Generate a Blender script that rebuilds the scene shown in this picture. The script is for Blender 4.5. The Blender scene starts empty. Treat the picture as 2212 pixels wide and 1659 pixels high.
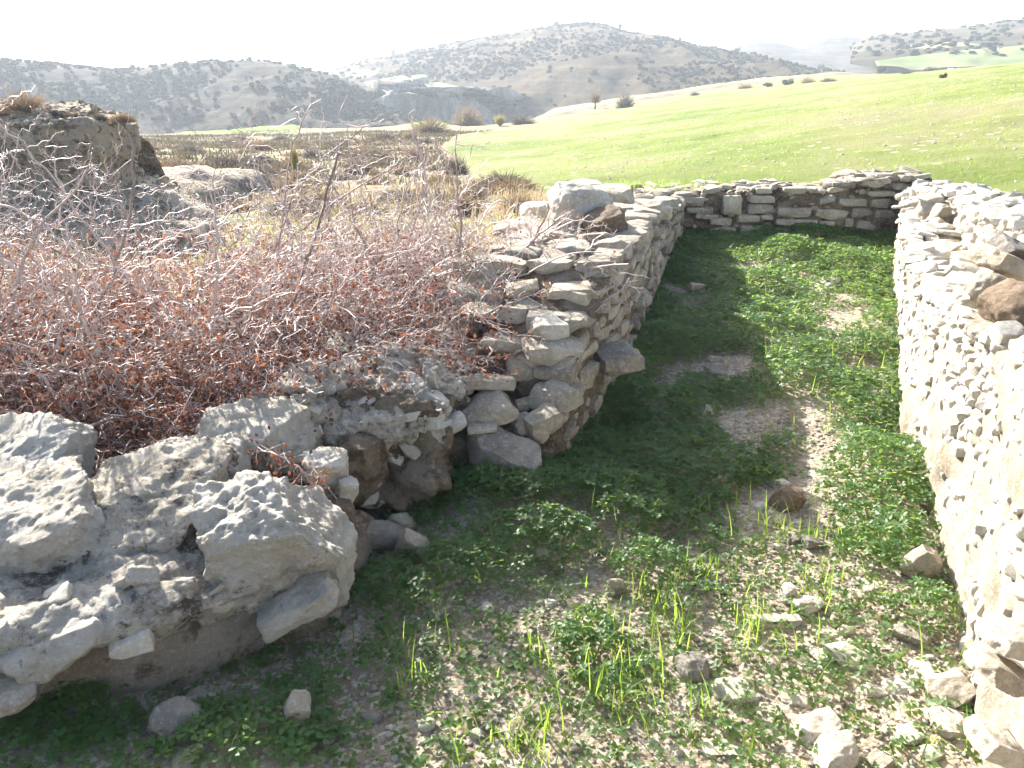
import bpy, math, random
import numpy as np
from mathutils import Vector, Matrix, Euler
SC = bpy.context.scene
COL = SC.collection
R = math.radians
rng = np.random.default_rng(7)
random.seed(7)

# ------------------------------------------------------------------ camera, sky, sun, exposure
CAM_H = 1.9
PITCH = R(21.0)
FPX = 1736.0                                  # focal length in units of a 2212 px wide frame
cam_d = bpy.data.cameras.new("camera")
cam = bpy.data.objects.new("camera", cam_d)
COL.objects.link(cam)
cam_d.sensor_width = 36
cam_d.lens = 36 * FPX / 2212
cam_d.clip_start = 0.05
cam_d.clip_end = 6000
cam.location = (0, 0, CAM_H)
cam.rotation_euler = (math.pi / 2 - PITCH, 0, 0)
SC.camera = cam

SUN_EL, SUN_AZ = R(30), R(-32)                # azimuth from +Y, negative = to the left
world = bpy.data.worlds.new("World")
SC.world = world
world.use_nodes = True
wn = world.node_tree
bg = wn.nodes["Background"]
sky = wn.nodes.new("ShaderNodeTexSky")
sky.sky_type = 'NISHITA'
sky.sun_disc = False
sky.sun_elevation = SUN_EL
sky.sun_rotation = SUN_AZ
sky.air_density = 1.0
sky.dust_density = 3.0
sky.ozone_density = 1.0
wn.links.new(sky.outputs[0], bg.inputs[0])
bg.inputs[1].default_value = 0.09
sl = bpy.data.lights.new("sun", 'SUN')
sl.energy = 5.0
sl.angle = R(0.5)
sl.color = (1.0, 0.955, 0.89)
so = bpy.data.objects.new("sun", sl)
COL.objects.link(so)
SDIR = Vector((math.sin(SUN_AZ) * math.cos(SUN_EL), math.cos(SUN_AZ) * math.cos(SUN_EL), math.sin(SUN_EL)))
so.rotation_euler = SDIR.to_track_quat('Z', 'Y').to_euler()
so.location = (-10, 20, 20)
SC.view_settings.view_transform = 'Standard'
SC.view_settings.look = 'None'
SC.view_settings.gamma = 1
SC.view_settings.exposure = 2.0
SC.cycles.volume_bounces = 1
SC.cycles.max_bounces = 6

# ------------------------------------------------------------------ helpers: pixels (2212 x 1659) and points
sp, cp = math.sin(PITCH), math.cos(PITCH)

def ray(u, v):
    cx, cy = (u - 1106) / FPX, (829.5 - v) / FPX
    return np.array([cx, cp + cy * sp, -sp + cy * cp])

def at(u, v, y):                              # the point of a sight line at depth y
    d = ray(u, v)
    return np.array([0, 0, CAM_H]) + d * (y / d[1])

def proj(P):
    x, y, z = P[..., 0], P[..., 1], P[..., 2] - CAM_H
    dep = y * cp - z * sp
    up = y * sp + z * cp
    return 1106 + FPX * x / dep, 829.5 - FPX * up / dep

# ------------------------------------------------------------------ numpy noise
def _h(ix, iy, iz, seed):
    n = (ix * 374761393 + iy * 668265263 + iz * 2147483647 + seed * 1274126177) & 0xffffffff
    n = ((n ^ (n >> 13)) * 1274126177) & 0xffffffff
    n = (n ^ (n >> 16)) & 0xffffffff
    return n.astype(np.float64) / 4294967295.0 * 2 - 1

def vn(P, seed=0):
    P = np.asarray(P, float)
    I = np.floor(P).astype(np.int64)
    f = P - I
    w = f * f * f * (f * (f * 6 - 15) + 10)
    out = 0
    for dx in (0, 1):
        for dy in (0, 1):
            for dz in (0, 1):
                h = _h(I[..., 0] + dx, I[..., 1] + dy, I[..., 2] + dz, seed)
                out = out + h * (w[..., 0] if dx else 1 - w[..., 0]) * (w[..., 1] if dy else 1 - w[..., 1]) * (w[..., 2] if dz else 1 - w[..., 2])
    return out

def fbm(P, seed=0, octv=4, gain=0.5):
    a, s, o = 1.0, 0, 0
    P = np.asarray(P, float)
    for k in range(octv):
        o = o + a * vn(P * (2.03 ** k) + 17.3 * k, seed + k)
        s += a
        a *= gain
    return o / s

def sst(a, b, x):
    t = np.clip((x - a) / (b - a), 0, 1)
    return t * t * (3 - 2 * t)

def xy0(x, y, k=1.0):
    x, y = np.broadcast_arrays(np.asarray(x, float), np.asarray(y, float))
    return np.stack([x * k, y * k, np.zeros_like(x)], -1)

# ------------------------------------------------------------------ mesh building
class MB:
    def __init__(s):
        s.V, s.F, s.A, s.n = [], [], [], 0
    def add(s, V, F, a=0.5):
        V = np.asarray(V, float)
        s.V.append(V)
        s.F.append(np.asarray(F, np.int64) + s.n)
        s.A.append(np.broadcast_to(np.asarray(a, float), (len(V),)))
        s.n += len(V)
    def build(s, name, mat, parent=None, smooth=True, loc=None, sharp=0):
        V = np.concatenate(s.V)
        if loc is not None:
            V = V - np.asarray(loc)
        me = bpy.data.meshes.new(name)
        me.vertices.add(len(V))
        me.vertices.foreach_set("co", V.astype(np.float32).ravel())
        nf = sum(len(f) for f in s.F)
        lt = np.concatenate([np.full(len(f), f.shape[1], np.int32) for f in s.F])
        idx = np.concatenate([f.ravel() for f in s.F]).astype(np.int32)
        me.loops.add(len(idx))
        me.loops.foreach_set("vertex_index", idx)
        me.polygons.add(nf)
        st = np.concatenate([[0], np.cumsum(lt)[:-1]]).astype(np.int32)
        me.polygons.foreach_set("loop_start", st)
        me.polygons.foreach_set("loop_total", lt)
        if smooth:
            me.polygons.foreach_set("use_smooth", np.ones(nf, bool))
        at_ = me.attributes.new("tint", 'FLOAT', 'POINT')
        at_.data.foreach_set("value", np.concatenate(s.A).astype(np.float32))
        me.update(calc_edges=True)
        me.materials.append(mat)
        if sharp:
            me.set_sharp_from_angle(angle=R(sharp))
        o = bpy.data.objects.new(name, me)
        if loc is not None:
            o.location = [float(c) for c in loc]
        COL.objects.link(o)
        if parent is not None:
            o.parent = parent
        return o

def tag(o, label=None, cat=None, group=None, kind=None):
    if label: o["label"] = label
    if cat: o["category"] = cat
    if group: o["group"] = group
    if kind: o["kind"] = kind
    return o

def empty(name, loc):
    e = bpy.data.objects.new(name, None)
    e.empty_display_size = 0.1
    e.location = [float(c) for c in loc]
    COL.objects.link(e)
    return e

def grid_faces(nu, nv, off=0):
    i = np.arange(nu - 1)[:, None] * nv + np.arange(nv - 1)[None, :]
    i = i.ravel() + off
    return np.stack([i, i + nv, i + nv + 1, i + 1], 1)

_cubes = {}
def cube_grid(n):
    if n in _cubes:
        return _cubes[n]
    key, V, F = {}, [], []
    t = np.tan(np.linspace(-1, 1, n + 1) * math.pi / 4)
    for ax in range(3):
        for sg in (-1, 1):
            ids = np.zeros((n + 1, n + 1), int)
            for i in range(n + 1):
                for j in range(n + 1):
                    p = [0, 0, 0]
                    p[ax] = sg
                    p[(ax + 1) % 3] = t[i]
                    p[(ax + 2) % 3] = t[j]
                    k = tuple(round(c, 5) for c in p)
                    if k not in key:
                        key[k] = len(V)
                        V.append(p)
                    ids[i, j] = key[k]
            for i in range(n):
                for j in range(n):
                    q = [ids[i, j], ids[i + 1, j], ids[i + 1, j + 1], ids[i, j + 1]]
                    F.append(q if sg > 0 else q[::-1])
    _cubes[n] = (np.array(V, float), np.array(F))
    return _cubes[n]

def rock(size, seed, n=7, rnd=0.35, cuts=7, rough=0.05, cutd=(0.62, 0.95)):
    """a broken stone: a rounded block cut by random planes, then roughened; size = full extents"""
    g = np.random.default_rng(seed)
    V, F = cube_grid(n)
    sph = V / np.linalg.norm(V, axis=1, keepdims=True)
    P = V * (1 - rnd) + sph * 1.15 * rnd
    for k in range(cuts):
        d = g.normal(size=3)
        d /= np.linalg.norm(d)
        lim = g.uniform(*cutd) * (abs(d).sum() * 0.72 + 0.22)
        e = P @ d - lim
        P = P - np.outer(np.clip(e, 0, None), d)
    size = np.asarray(size, float)
    Q = P * size / 2
    m = float(size.mean())
    nn = fbm(Q / m * 2.2 + seed * 3.1, seed, 4, 0.55)
    n2 = fbm(Q / m * 7 + seed * 1.7, seed + 5, 2, 0.5)
    dd = nn * rough * 1.2 + n2 * rough * (0.4 if n < 30 else 0.5)
    if n >= 36:
        dd = dd + fbm(Q / m * 24 + seed, seed + 21, 3, .6) * rough * .30
    if n >= 12:
        st = fbm(Q / m * [2.0, 2.0, 9.0] + seed, seed + 11, 3, 0.5)
        pit = -np.clip(fbm(Q / m * 12 + seed, seed + 13, 2, 0.5), 0, 1)
        dd = dd + st * rough * 0.25 + pit * rough * 0.3
    Q = Q + sph * dd[:, None] * m * np.minimum(1, size / m)
    return Q, F

def rotm(rx, ry, rz):
    return np.array(Euler((rx, ry, rz)).to_matrix())

# ------------------------------------------------------------------ materials
def new_mat(name):
    m = bpy.data.materials.new(name)
    m.use_nodes = True
    nt = m.node_tree
    nt.nodes.clear()
    return m, nt

class NT:
    def __init__(s, nt):
        s.nt = nt
        s.tc = None
    def n(s, typ, **kw):
        x = s.nt.nodes.new(typ)
        for k, v in kw.items():
            setattr(x, k, v)
        return x
    def lk(s, a, b):
        s.nt.links.new(a, b)
    def co(s, scale=1.0):
        if s.tc is None:
            s.tc = s.n("ShaderNodeTexCoord")
        if isinstance(scale, (int, float)):
            scale = (scale,) * 3
        mp = s.n("ShaderNodeMapping")
        mp.inputs['Scale'].default_value = scale
        s.lk(s.tc.outputs['Object'], mp.inputs['Vector'])
        return mp.outputs[0]
    def noise(s, scale, detail=6, rough=0.6, dist=0.0, co=None):
        x = s.n("ShaderNodeTexNoise")
        x.inputs['Scale'].default_value = scale
        x.inputs['Detail'].default_value = detail
        x.inputs['Roughness'].default_value = rough
        x.inputs['Distortion'].default_value = dist
        s.lk(co if co is not None else s.co(), x.inputs['Vector'])
        return x.outputs['Fac']
    def voro(s, scale, feature='F1', co=None, out='Distance'):
        x = s.n("ShaderNodeTexVoronoi", feature=feature)
        x.inputs['Scale'].default_value = scale
        s.lk(co if co is not None else s.co(), x.inputs['Vector'])
        return x.outputs[out]
    def ramp(s, fac, stops, interp='LINEAR'):
        x = s.n("ShaderNodeValToRGB")
        x.color_ramp.interpolation = interp
        e = x.color_ramp.elements
        while len(e) < len(stops):
            e.new(0.5)
        for el, (p, c) in zip(e, stops):
            el.position = p
            el.color = (*c, 1) if len(c) == 3 else c
        s.lk(fac, x.inputs['Fac'])
        return x.outputs['Color']
    def step(s, fac, a, b):
        x = s.n("ShaderNodeMapRange")
        x.interpolation_type = 'SMOOTHSTEP'
        x.inputs['From Min'].default_value = a
        x.inputs['From Max'].default_value = b
        s.lk(fac, x.inputs['Value'])
        return x.outputs['Result']
    def mix(s, fac, a, b, blend='MIX'):
        x = s.n("ShaderNodeMix", data_type='RGBA', blend_type=blend)
        for sock, val in ((x.inputs['Factor'], fac), (x.inputs['A'], a), (x.inputs['B'], b)):
            if hasattr(val, 'links'):
                s.lk(val, sock)
            elif isinstance(val, (int, float)):
                sock.default_value = val
            else:
                sock.default_value = (*val, 1)
        return x.outputs['Result']
    def math(s, op, a, b=0.0):
        x = s.n("ShaderNodeMath", operation=op)
        for i, v in enumerate((a, b)):
            if hasattr(v, 'links'):
                s.lk(v, x.inputs[i])
            else:
                x.inputs[i].default_value = v
        return x.outputs[0]
    def attr(s, name="tint"):
        x = s.n("ShaderNodeAttribute", attribute_name=name)
        return x.outputs['Fac']
    def out(s, color, rough=0.9, bump=None, bstr=0.5, bdist=0.01, spec=0.3, trans=0.0, tcol=None):
        b = s.n("ShaderNodeBsdfPrincipled")
        if hasattr(color, 'links'):
            s.lk(color, b.inputs['Base Color'])
        else:
            b.inputs['Base Color'].default_value = (*color, 1)
        b.inputs['Roughness'].default_value = rough
        b.inputs['Specular IOR Level'].default_value = spec
        if bump is not None:
            bp = s.n("ShaderNodeBump")
            bp.inputs['Strength'].default_value = bstr
            bp.inputs['Distance'].default_value = bdist
            s.lk(bump, bp.inputs['Height'])
            s.lk(bp.outputs[0], b.inputs['Normal'])
        sh = b.outputs[0]
        if trans > 0:
            t = s.n("ShaderNodeBsdfTranslucent")
            c = tcol if tcol is not None else color
            if hasattr(c, 'links'):
                s.lk(c, t.inputs['Color'])
            else:
                t.inputs['Color'].default_value = (*c, 1)
            mx = s.n("ShaderNodeMixShader")
            mx.inputs[0].default_value = trans
            s.lk(sh, mx.inputs[1])
            s.lk(t.outputs[0], mx.inputs[2])
            sh = mx.outputs[0]
        o = s.n("ShaderNodeOutputMaterial")
        s.lk(sh, o.inputs['Surface'])

def stone_mat(name, dark, mid, light, lichen=0.0, lichcol=(0.07, 0.065, 0.06), soil=0.0, soilcol=(0.16, 0.10, 0.06), fine=60, bstr=0.6, spots=0.0):
    m, nt = new_mat(name)
    k = NT(nt)
    n1 = k.noise(4.5, 8, 0.65)
    c = k.ramp(n1, [(0.3, dark), (0.5, mid), (0.68, light)])
    t = k.attr()
    br = k.ramp(t, [(0.0, (0.66, 0.64, 0.62)), (0.5, (0.95, 0.94, 0.92)), (1.0, (1.15, 1.1, 1.02))])
    c = k.mix(1.0, c, br, 'MULTIPLY')
    n2 = k.noise(fine, 6, 0.7)
    c = k.mix(k.math('MULTIPLY', k.step(n2, 0.52, 0.75), 0.35), c, dark)
    if soil:
        s_ = k.step(k.noise(7, 5, 0.6, 0.4), 0.62 - soil * 0.25, 0.70 - soil * 0.2)
        c = k.mix(k.math('MULTIPLY', s_, 0.85), c, soilcol)
    if lichen:
        l_ = k.step(k.noise(24, 10, 0.82, 0.3), 0.61 - lichen * 0.14, 0.68 - lichen * 0.12)
        c = k.mix(k.math('MULTIPLY', l_, 0.75), c, lichcol)
    if spots:
        v = k.step(k.voro(38), 0.30, 0.16)
        g = k.step(k.noise(3.0, 3), 0.45, 0.6)
        c = k.mix(k.math('MULTIPLY', k.math('MULTIPLY', v, g), spots), c, (0.72, 0.71, 0.68))
    pit = k.step(k.noise(fine * 2.2, 4, 0.6), 0.58, 0.68)
    c = k.mix(k.math('MULTIPLY', pit, 0.45), c, tuple(x * 0.6 for x in dark))
    sp_ = k.step(k.noise(fine * 0.7, 5, 0.7), 0.50, 0.66)
    c = k.mix(k.math('MULTIPLY', sp_, 0.55), c, tuple(min(0.85, x * 1.22) for x in light))
    hb = k.math('ADD', k.math('MULTIPLY', k.noise(24, 10, 0.8), 1.1), k.math('MULTIPLY', k.noise(60, 6, 0.75), 0.8))
    hb = k.math('SUBTRACT', hb, k.math('MULTIPLY', pit, 0.15))
    k.out(c, 0.92, hb, min(1.0, bstr * 1.3), 0.035, 0.2)
    return m

M_stone = stone_mat("pale_limestone", (0.29, 0.25, 0.19), (0.47, 0.42, 0.34), (0.62, 0.57, 0.48), lichen=0.25, lichcol=(0.13, 0.12, 0.10))
M_white = stone_mat("white_limestone", (0.46, 0.41, 0.33), (0.64, 0.60, 0.52), (0.76, 0.73, 0.66), lichen=0.12, lichcol=(0.28, 0.25, 0.2))
M_brown = stone_mat("brown_stone", (0.12, 0.09, 0.065), (0.22, 0.17, 0.125), (0.33, 0.26, 0.19), lichen=0.2, lichcol=(0.08, 0.06, 0.05))
M_grey = stone_mat("grey_stone", (0.17, 0.155, 0.135), (0.28, 0.26, 0.23), (0.42, 0.40, 0.36), lichen=0.3)
M_boulder = stone_mat("porous_boulder", (0.52, 0.46, 0.37), (0.72, 0.67, 0.57), (0.82, 0.78, 0.70), lichen=0.28, lichcol=(0.12, 0.115, 0.11), spots=0.3, fine=90, bstr=0.9)
M_lichen = stone_mat("lichen_crusted_rock", (0.32, 0.27, 0.21), (0.62, 0.57, 0.48), (0.80, 0.75, 0.66), lichen=0.6, lichcol=(0.065, 0.06, 0.055), soil=0.25, soilcol=(0.10, 0.065, 0.045), spots=0.6, fine=70, bstr=1.0)
M_mortar = stone_mat("old_mortar", (0.16, 0.12, 0.085), (0.27, 0.22, 0.16), (0.40, 0.34, 0.26), lichen=0.2, soil=0.5, soilcol=(0.13, 0.085, 0.055), fine=80, bstr=1.0)
M_mortar_dark = stone_mat("earthy_mortar", (0.13, 0.10, 0.075), (0.26, 0.205, 0.155), (0.44, 0.38, 0.30), lichen=0.35, soil=0.45, soilcol=(0.09, 0.055, 0.035), fine=80, bstr=1.0)
M_mortar_pale = stone_mat("lime_mortar", (0.40, 0.33, 0.24), (0.57, 0.50, 0.40), (0.70, 0.64, 0.54), lichen=0.1, lichcol=(0.3, 0.25, 0.18), soil=0.1, soilcol=(0.38, 0.27, 0.17), fine=80, bstr=1.0)
M_plaster = stone_mat("weathered_plaster", (0.28, 0.22, 0.16), (0.42, 0.35, 0.27), (0.54, 0.47, 0.38), lichen=0.15, soil=0.3, soilcol=(0.17, 0.12, 0.08), fine=90, bstr=0.8)

def m_soil():
    m, nt = new_mat("stony_soil")
    k = NT(nt)
    c = k.ramp(k.noise(2.2, 9, 0.65), [(0.3, (0.15, 0.12, 0.085)), (0.5, (0.27, 0.22, 0.16)), (0.7, (0.42, 0.36, 0.27))])
    v = k.voro(55, out='Color')
    sep = k.n("ShaderNodeSeparateColor")
    k.lk(v, sep.inputs[0])
    c = k.mix(k.math('MULTIPLY', k.step(sep.outputs[0], 0.6, 0.8), 0.6), c, (0.50, 0.46, 0.38))
    t = k.attr()                       # 0 stony soil, 1 thin grass cover, further out
    g = k.ramp(k.noise(1.3, 8, 0.7), [(0.34, (0.09, 0.12, 0.035)), (0.44, (0.15, 0.14, 0.065)), (0.55, (0.22, 0.165, 0.095)), (0.7, (0.33, 0.26, 0.17))])
    c = k.mix(t, c, g)
    hb = k.math('ADD', k.noise(30, 8, 0.7), k.math('MULTIPLY', k.voro(55), -0.6))
    k.out(c, 0.95, hb, 0.8, 0.015, 0.15)
    return m
M_soil = m_soil()

def m_field():
    m, nt = new_mat("young_wheat_field")
    k = NT(nt)
    c = k.ramp(k.noise(0.16, 7, 0.62), [(0.36, (0.10, 0.155, 0.025)), (0.47, (0.155, 0.195, 0.05)), (0.56, (0.20, 0.21, 0.085)), (0.66, (0.22, 0.20, 0.115))])
    st = k.noise(0.9, 5, 0.6, 0.3, co=k.co((0.22, 1.0, 1.0)))
    c = k.mix(k.math('MULTIPLY', k.step(st, 0.5, 0.72), 0.4), c, (0.34, 0.31, 0.17))
    rows = k.noise(6.0, 4, 0.7, 0.2, co=k.co((0.35, 1.6, 1.0)))
    c = k.mix(k.math('MULTIPLY', k.step(rows, 0.50, 0.70), 0.5), c, (0.27, 0.24, 0.13))
    v = k.voro(2.6, out='Distance')
    msk = k.step(k.noise(0.5, 4, 0.6), 0.42, 0.62)
    c = k.mix(k.math('MULTIPLY', k.math('MULTIPLY', k.step(v, 0.22, 0.10), msk), 0.9), c, (0.62, 0.58, 0.46))
    hb = k.noise(14, 6, 0.75)
    k.out(c, 0.95, hb, 0.9, 0.08, 0.1)
    return m
M_field = m_field()

def m_plain_field(name, c1, c2):
    m, nt = new_mat(name)
    k = NT(nt)
    c = k.ramp(k.noise(0.06, 6, 0.6), [(0.35, c1), (0.65, c2)])
    k.out(c, 0.95, k.noise(3, 5, 0.7), 0.6, 0.2, 0.1)
    return m
M_field2 = m_plain_field("green_field_far", (0.13, 0.21, 0.03), (0.17, 0.24, 0.05))
M_field3 = m_plain_field("pale_stubble_field", (0.20, 0.175, 0.11), (0.27, 0.25, 0.16))
M_field4 = m_plain_field("grey_green_field", (0.13, 0.17, 0.06), (0.21, 0.23, 0.11))

def m_hill(name, cols, sc=0.02, spots=1.0, bare=0.4):
    m, nt = new_mat(name)
    k = NT(nt)
    c = k.ramp(k.noise(sc, 10, 0.7, 0.4), cols)
    v = k.step(k.noise(0.22, 4, 0.75), 0.54, 0.60)
    c = k.mix(k.math('MULTIPLY', v, 0.75 * spots), c, (0.05, 0.05, 0.032))
    tc = k.n("ShaderNodeTexCoord")
    w = k.n("ShaderNodeTexWave", wave_type='BANDS', bands_direction='Z')
    w.inputs['Scale'].default_value = 0.09
    w.inputs['Distortion'].default_value = 5.0
    w.inputs['Detail'].default_value = 3
    w.inputs['Detail Scale'].default_value = 0.6
    k.lk(k.co((0.3, 0.3, 1.4)), w.inputs['Vector'])
    c = k.mix(k.math('MULTIPLY', k.step(w.outputs['Fac'], 0.80, 0.98), 0.25), c, (0.19, 0.145, 0.09))
    b = k.step(k.noise(0.035, 8, 0.75, 0.3), 0.66, 0.74)
    c = k.mix(k.math('MULTIPLY', b, bare), c, (0.28, 0.26, 0.225))
    k.out(c, 0.95, k.noise(0.35, 8, 0.75), 1.0, 2.0, 0.05)
    return m
M_hillA = m_hill("scrub_hillside_dark", [(0.3, (0.025, 0.023, 0.014)), (0.5, (0.045, 0.038, 0.024)), (0.7, (0.095, 0.072, 0.045))], 0.03)
M_hillB = m_hill("scrub_hillside_brown", [(0.3, (0.045, 0.038, 0.02)), (0.48, (0.085, 0.062, 0.034)), (0.7, (0.16, 0.115, 0.068))], 0.022)
M_hillC = m_hill("distant_hillside", [(0.3, (0.05, 0.048, 0.036)), (0.5, (0.085, 0.075, 0.055)), (0.7, (0.16, 0.135, 0.10))], 0.012, 0.5, 0.6)

def m_cliff():
    m, nt = new_mat("chalk_cliff")
    k = NT(nt)
    c = k.ramp(k.noise(0.25, 9, 0.7, 0.5, co=k.co((1, 1, 0.35))), [(0.35, (0.05, 0.045, 0.035)), (0.48, (0.13, 0.12, 0.095)), (0.6, (0.30, 0.28, 0.25)), (0.75, (0.46, 0.44, 0.41))])
    k.out(c, 0.95, k.noise(0.6, 8, 0.7), 1.0, 1.0, 0.1)
    return m
M_cliff = m_cliff()

def m_bank():
    m, nt = new_mat("conglomerate_bank")
    k = NT(nt)
    c = k.ramp(k.noise(1.1, 10, 0.72, 0.3), [(0.3, (0.24, 0.20, 0.15)), (0.48, (0.42, 0.35, 0.26)), (0.6, (0.54, 0.45, 0.33)), (0.75, (0.66, 0.60, 0.50))])
    nz = k.n('ShaderNodeTexNoise'); nz.inputs['Scale'].default_value = 7; nz.inputs['Detail'].default_value = 5
    k.lk(k.co(), nz.inputs['Vector'])
    vm = k.n('ShaderNodeVectorMath', operation='MULTIPLY_ADD')
    k.lk(nz.outputs['Color'], vm.inputs[0]); vm.inputs[1].default_value = (.35, .35, .35); k.lk(k.co(), vm.inputs[2])
    v = k.voro(13, out='Color', co=vm.outputs[0])
    sep = k.n("ShaderNodeSeparateColor")
    k.lk(v, sep.inputs[0])
    c = k.mix(k.math('MULTIPLY', k.step(sep.outputs[0], 0.62, 0.8), 0.7), c, (0.42, 0.39, 0.34))
    c = k.mix(k.math('MULTIPLY', k.step(sep.outputs[1], 0.70, 0.85), 0.7), c, (0.09, 0.08, 0.065))
    hb = k.math('ADD', k.noise(6, 9, 0.75), k.math('MULTIPLY', k.voro(13, co=vm.outputs[0]), -0.6))
    k.out(c, 0.95, hb, 1.0, 0.09, 0.1)
    return m
M_bank = m_bank()

def m_leaf(name, c1, c2, tc, trans=0.35, rough=0.5, spec=0.3):
    m, nt = new_mat(name)
    k = NT(nt)
    t = k.attr()
    c = k.mix(t, c1, c2)
    tcl = k.mix(t, tuple(x * 0.8 for x in tc), tc)
    k.out(c, rough, None, spec=spec, trans=trans, tcol=tcl)
    return m
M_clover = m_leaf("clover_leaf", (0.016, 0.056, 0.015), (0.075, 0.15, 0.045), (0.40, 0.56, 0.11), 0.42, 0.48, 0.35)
M_blade = m_leaf("grass_blade", (0.08, 0.16, 0.02), (0.20, 0.30, 0.05), (0.42, 0.60, 0.08), 0.5, 0.45)
M_dry = m_leaf("dry_grass_blade", (0.26, 0.19, 0.10), (0.46, 0.37, 0.22), (0.5, 0.4, 0.24), 0.35, 0.7)
M_redleaf = m_leaf("withered_red_leaf", (0.09, 0.032, 0.02), (0.25, 0.105, 0.06), (0.33, 0.125, 0.06), 0.35, 0.6)
M_dark_leaf = m_leaf("dark_shrub_leaf", (0.035, 0.045, 0.02), (0.09, 0.10, 0.045), (0.10, 0.12, 0.04), 0.2, 0.6)
M_scrub = m_leaf("brown_scrub", (0.08, 0.068, 0.04), (0.24, 0.19, 0.12), (0.2, 0.16, 0.09), 0.15, 0.8, 0.1)
M_hscrub = m_leaf("hill_scrub_dark", (0.02, 0.023, 0.013), (0.05, 0.048, 0.028), (0.1, 0.1, 0.05), 0.1, 1.0, 0.0)
M_hscrub2 = m_leaf("hill_scrub_dry", (0.05, 0.042, 0.027), (0.11, 0.088, 0.055), (0.1, 0.1, 0.05), 0.1, 1.0, 0.0)
M_grey_twig = m_leaf("grey_shrub_twig", (0.10, 0.085, 0.065), (0.20, 0.17, 0.135), (0.2, 0.17, 0.13), 0.15, 0.7)
M_brown_twig = m_leaf("brown_shrub_twig", (0.15, 0.105, 0.065), (0.30, 0.22, 0.14), (0.34, 0.24, 0.14), 0.2, 0.7)
M_yellow_twig = m_leaf("yellow_green_reed", (0.20, 0.19, 0.05), (0.36, 0.30, 0.10), (0.4, 0.34, 0.1), 0.3, 0.6)

def m_bark():
    m, nt = new_mat("pale_thorn_twig")
    k = NT(nt)
    c = k.mix(k.attr(), (0.20, 0.145, 0.125), (0.70, 0.59, 0.55))
    c = k.mix(k.math('MULTIPLY', k.step(k.noise(40, 4), 0.5, 0.7), 0.4), c, (0.12, 0.09, 0.08))
    k.out(c, 0.5, None, spec=0.35)
    return m
M_twig = m_bark()

# ------------------------------------------------------------------ layout: inner faces of the walls (plan)
LEFT = np.array([(-3.4, 1.45), (-2.4, 1.75), (-1.61, 1.98), (-1.09, 2.16), (-0.66, 2.50), (-0.58, 2.95), (-0.50, 3.40), (-0.20, 3.52), (0.24, 3.66), (0.52, 4.40), (0.88, 5.44), (1.30, 7.0), (1.80, 8.5)])
RIGHT = np.array([(0.9, -0.6), (1.15, 0.9), (1.53, 2.1), (1.79, 2.75), (1.92, 3.19), (2.10, 3.8), (2.32, 4.4), (2.74, 5.42), (3.42, 7.05), (4.06, 8.45)])
FAR = np.array([(1.80, 8.52), (4.10, 8.46)])
ROOM = np.concatenate([LEFT, RIGHT[::-1], [(-3.4, -0.6)]])

def sdist(X, Y, poly):
    """signed distance to a closed polygon, negative inside"""
    d = np.full(X.shape, 1e9)
    ins = np.zeros(X.shape, bool)
    n = len(poly)
    for i in range(n):
        ax, ay = poly[i]
        bx, by = poly[(i + 1) % n]
        ex, ey = bx - ax, by - ay
        t = np.clip(((X - ax) * ex + (Y - ay) * ey) / (ex * ex + ey * ey + 1e-12), 0, 1)
        d = np.minimum(d, np.hypot(X - ax - t * ex, Y - ay - t * ey))
        c = ((ay > Y) != (by > Y)) & (X < (bx - ax) * (Y - ay) / (by - ay + 1e-12) + ax)
        ins ^= c
    return np.where(ins, -d, d)

# ------------------------------------------------------------------ terrain height
ctl = [(-2.5, 3.6, 0.10), (-1.4, 4.0, 0.05), (0.0, 5.2, 0.05), (0.4, 8.0, 0.1), (-3.5, 5.0, -0.05), (-5, 3, 0.05), (-6, 0, 0.2), (-8, 6, 0.0), (-5.6, 10.0, 0.0), (-2, 8, -0.15), (-3, -4, 0.2), (3, -4, 0.4),
       (0, -8, 0.3), (2.5, 9.9, 0.42), (4.5, 9.8, 0.55), (4.8, 6, 0.60), (4, 3, 0.6), (3.2, 1, 0.6), (6.5, 8.5, 0.68), (8, 2, 0.9), (0.9, 9.5, 0.22)]
for (u, v, y) in [(1100, 398, 15), (1010, 378, 22), (960, 318, 36), (1130, 274, 66), (1300, 243, 85), (1500, 208, 105), (1700, 180, 125), (1900, 163, 140), (2050, 151, 150), (2230, 139, 160), (2400, 128, 165),
                  (900, 420, 15), (760, 330, 30), (600, 350, 26), (500, 320, 45), (430, 345, 22), (650, 292, 70), (400, 302, 85), (200, 300, 90), (0, 300, 90), (900, 268, 90), (700, 277, 85), (820, 300, 50), (-300, 300, 60), (400, 480, 13), (700, 470, 12),
                  (1060, 330, 32), (1000, 290, 60), (-300, 335, 112), (0, 335, 112), (400, 335, 112), (700, 312, 112), (900, 300, 118), (1050, 296, 124), (1000, 320, 160), (400, 350, 160), (560, 284, 82), (450, 294, 82), (640, 277, 84), (1190, 240, 114), (1350, 213, 124), (1500, 190, 136), (1650, 170, 146), (1800, 158, 154)]:
    ctl.append(tuple(at(u, v, y)))
ctl = np.array(ctl)

def _w(P):                                   # warp distances so near detail and far detail weigh alike
    r = np.hypot(P[..., 0], P[..., 1])
    s = np.log1p(r / 3.0) * 3 / np.maximum(r, 1e-6)
    return np.stack([P[..., 0] * s, P[..., 1] * s], -1)

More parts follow.
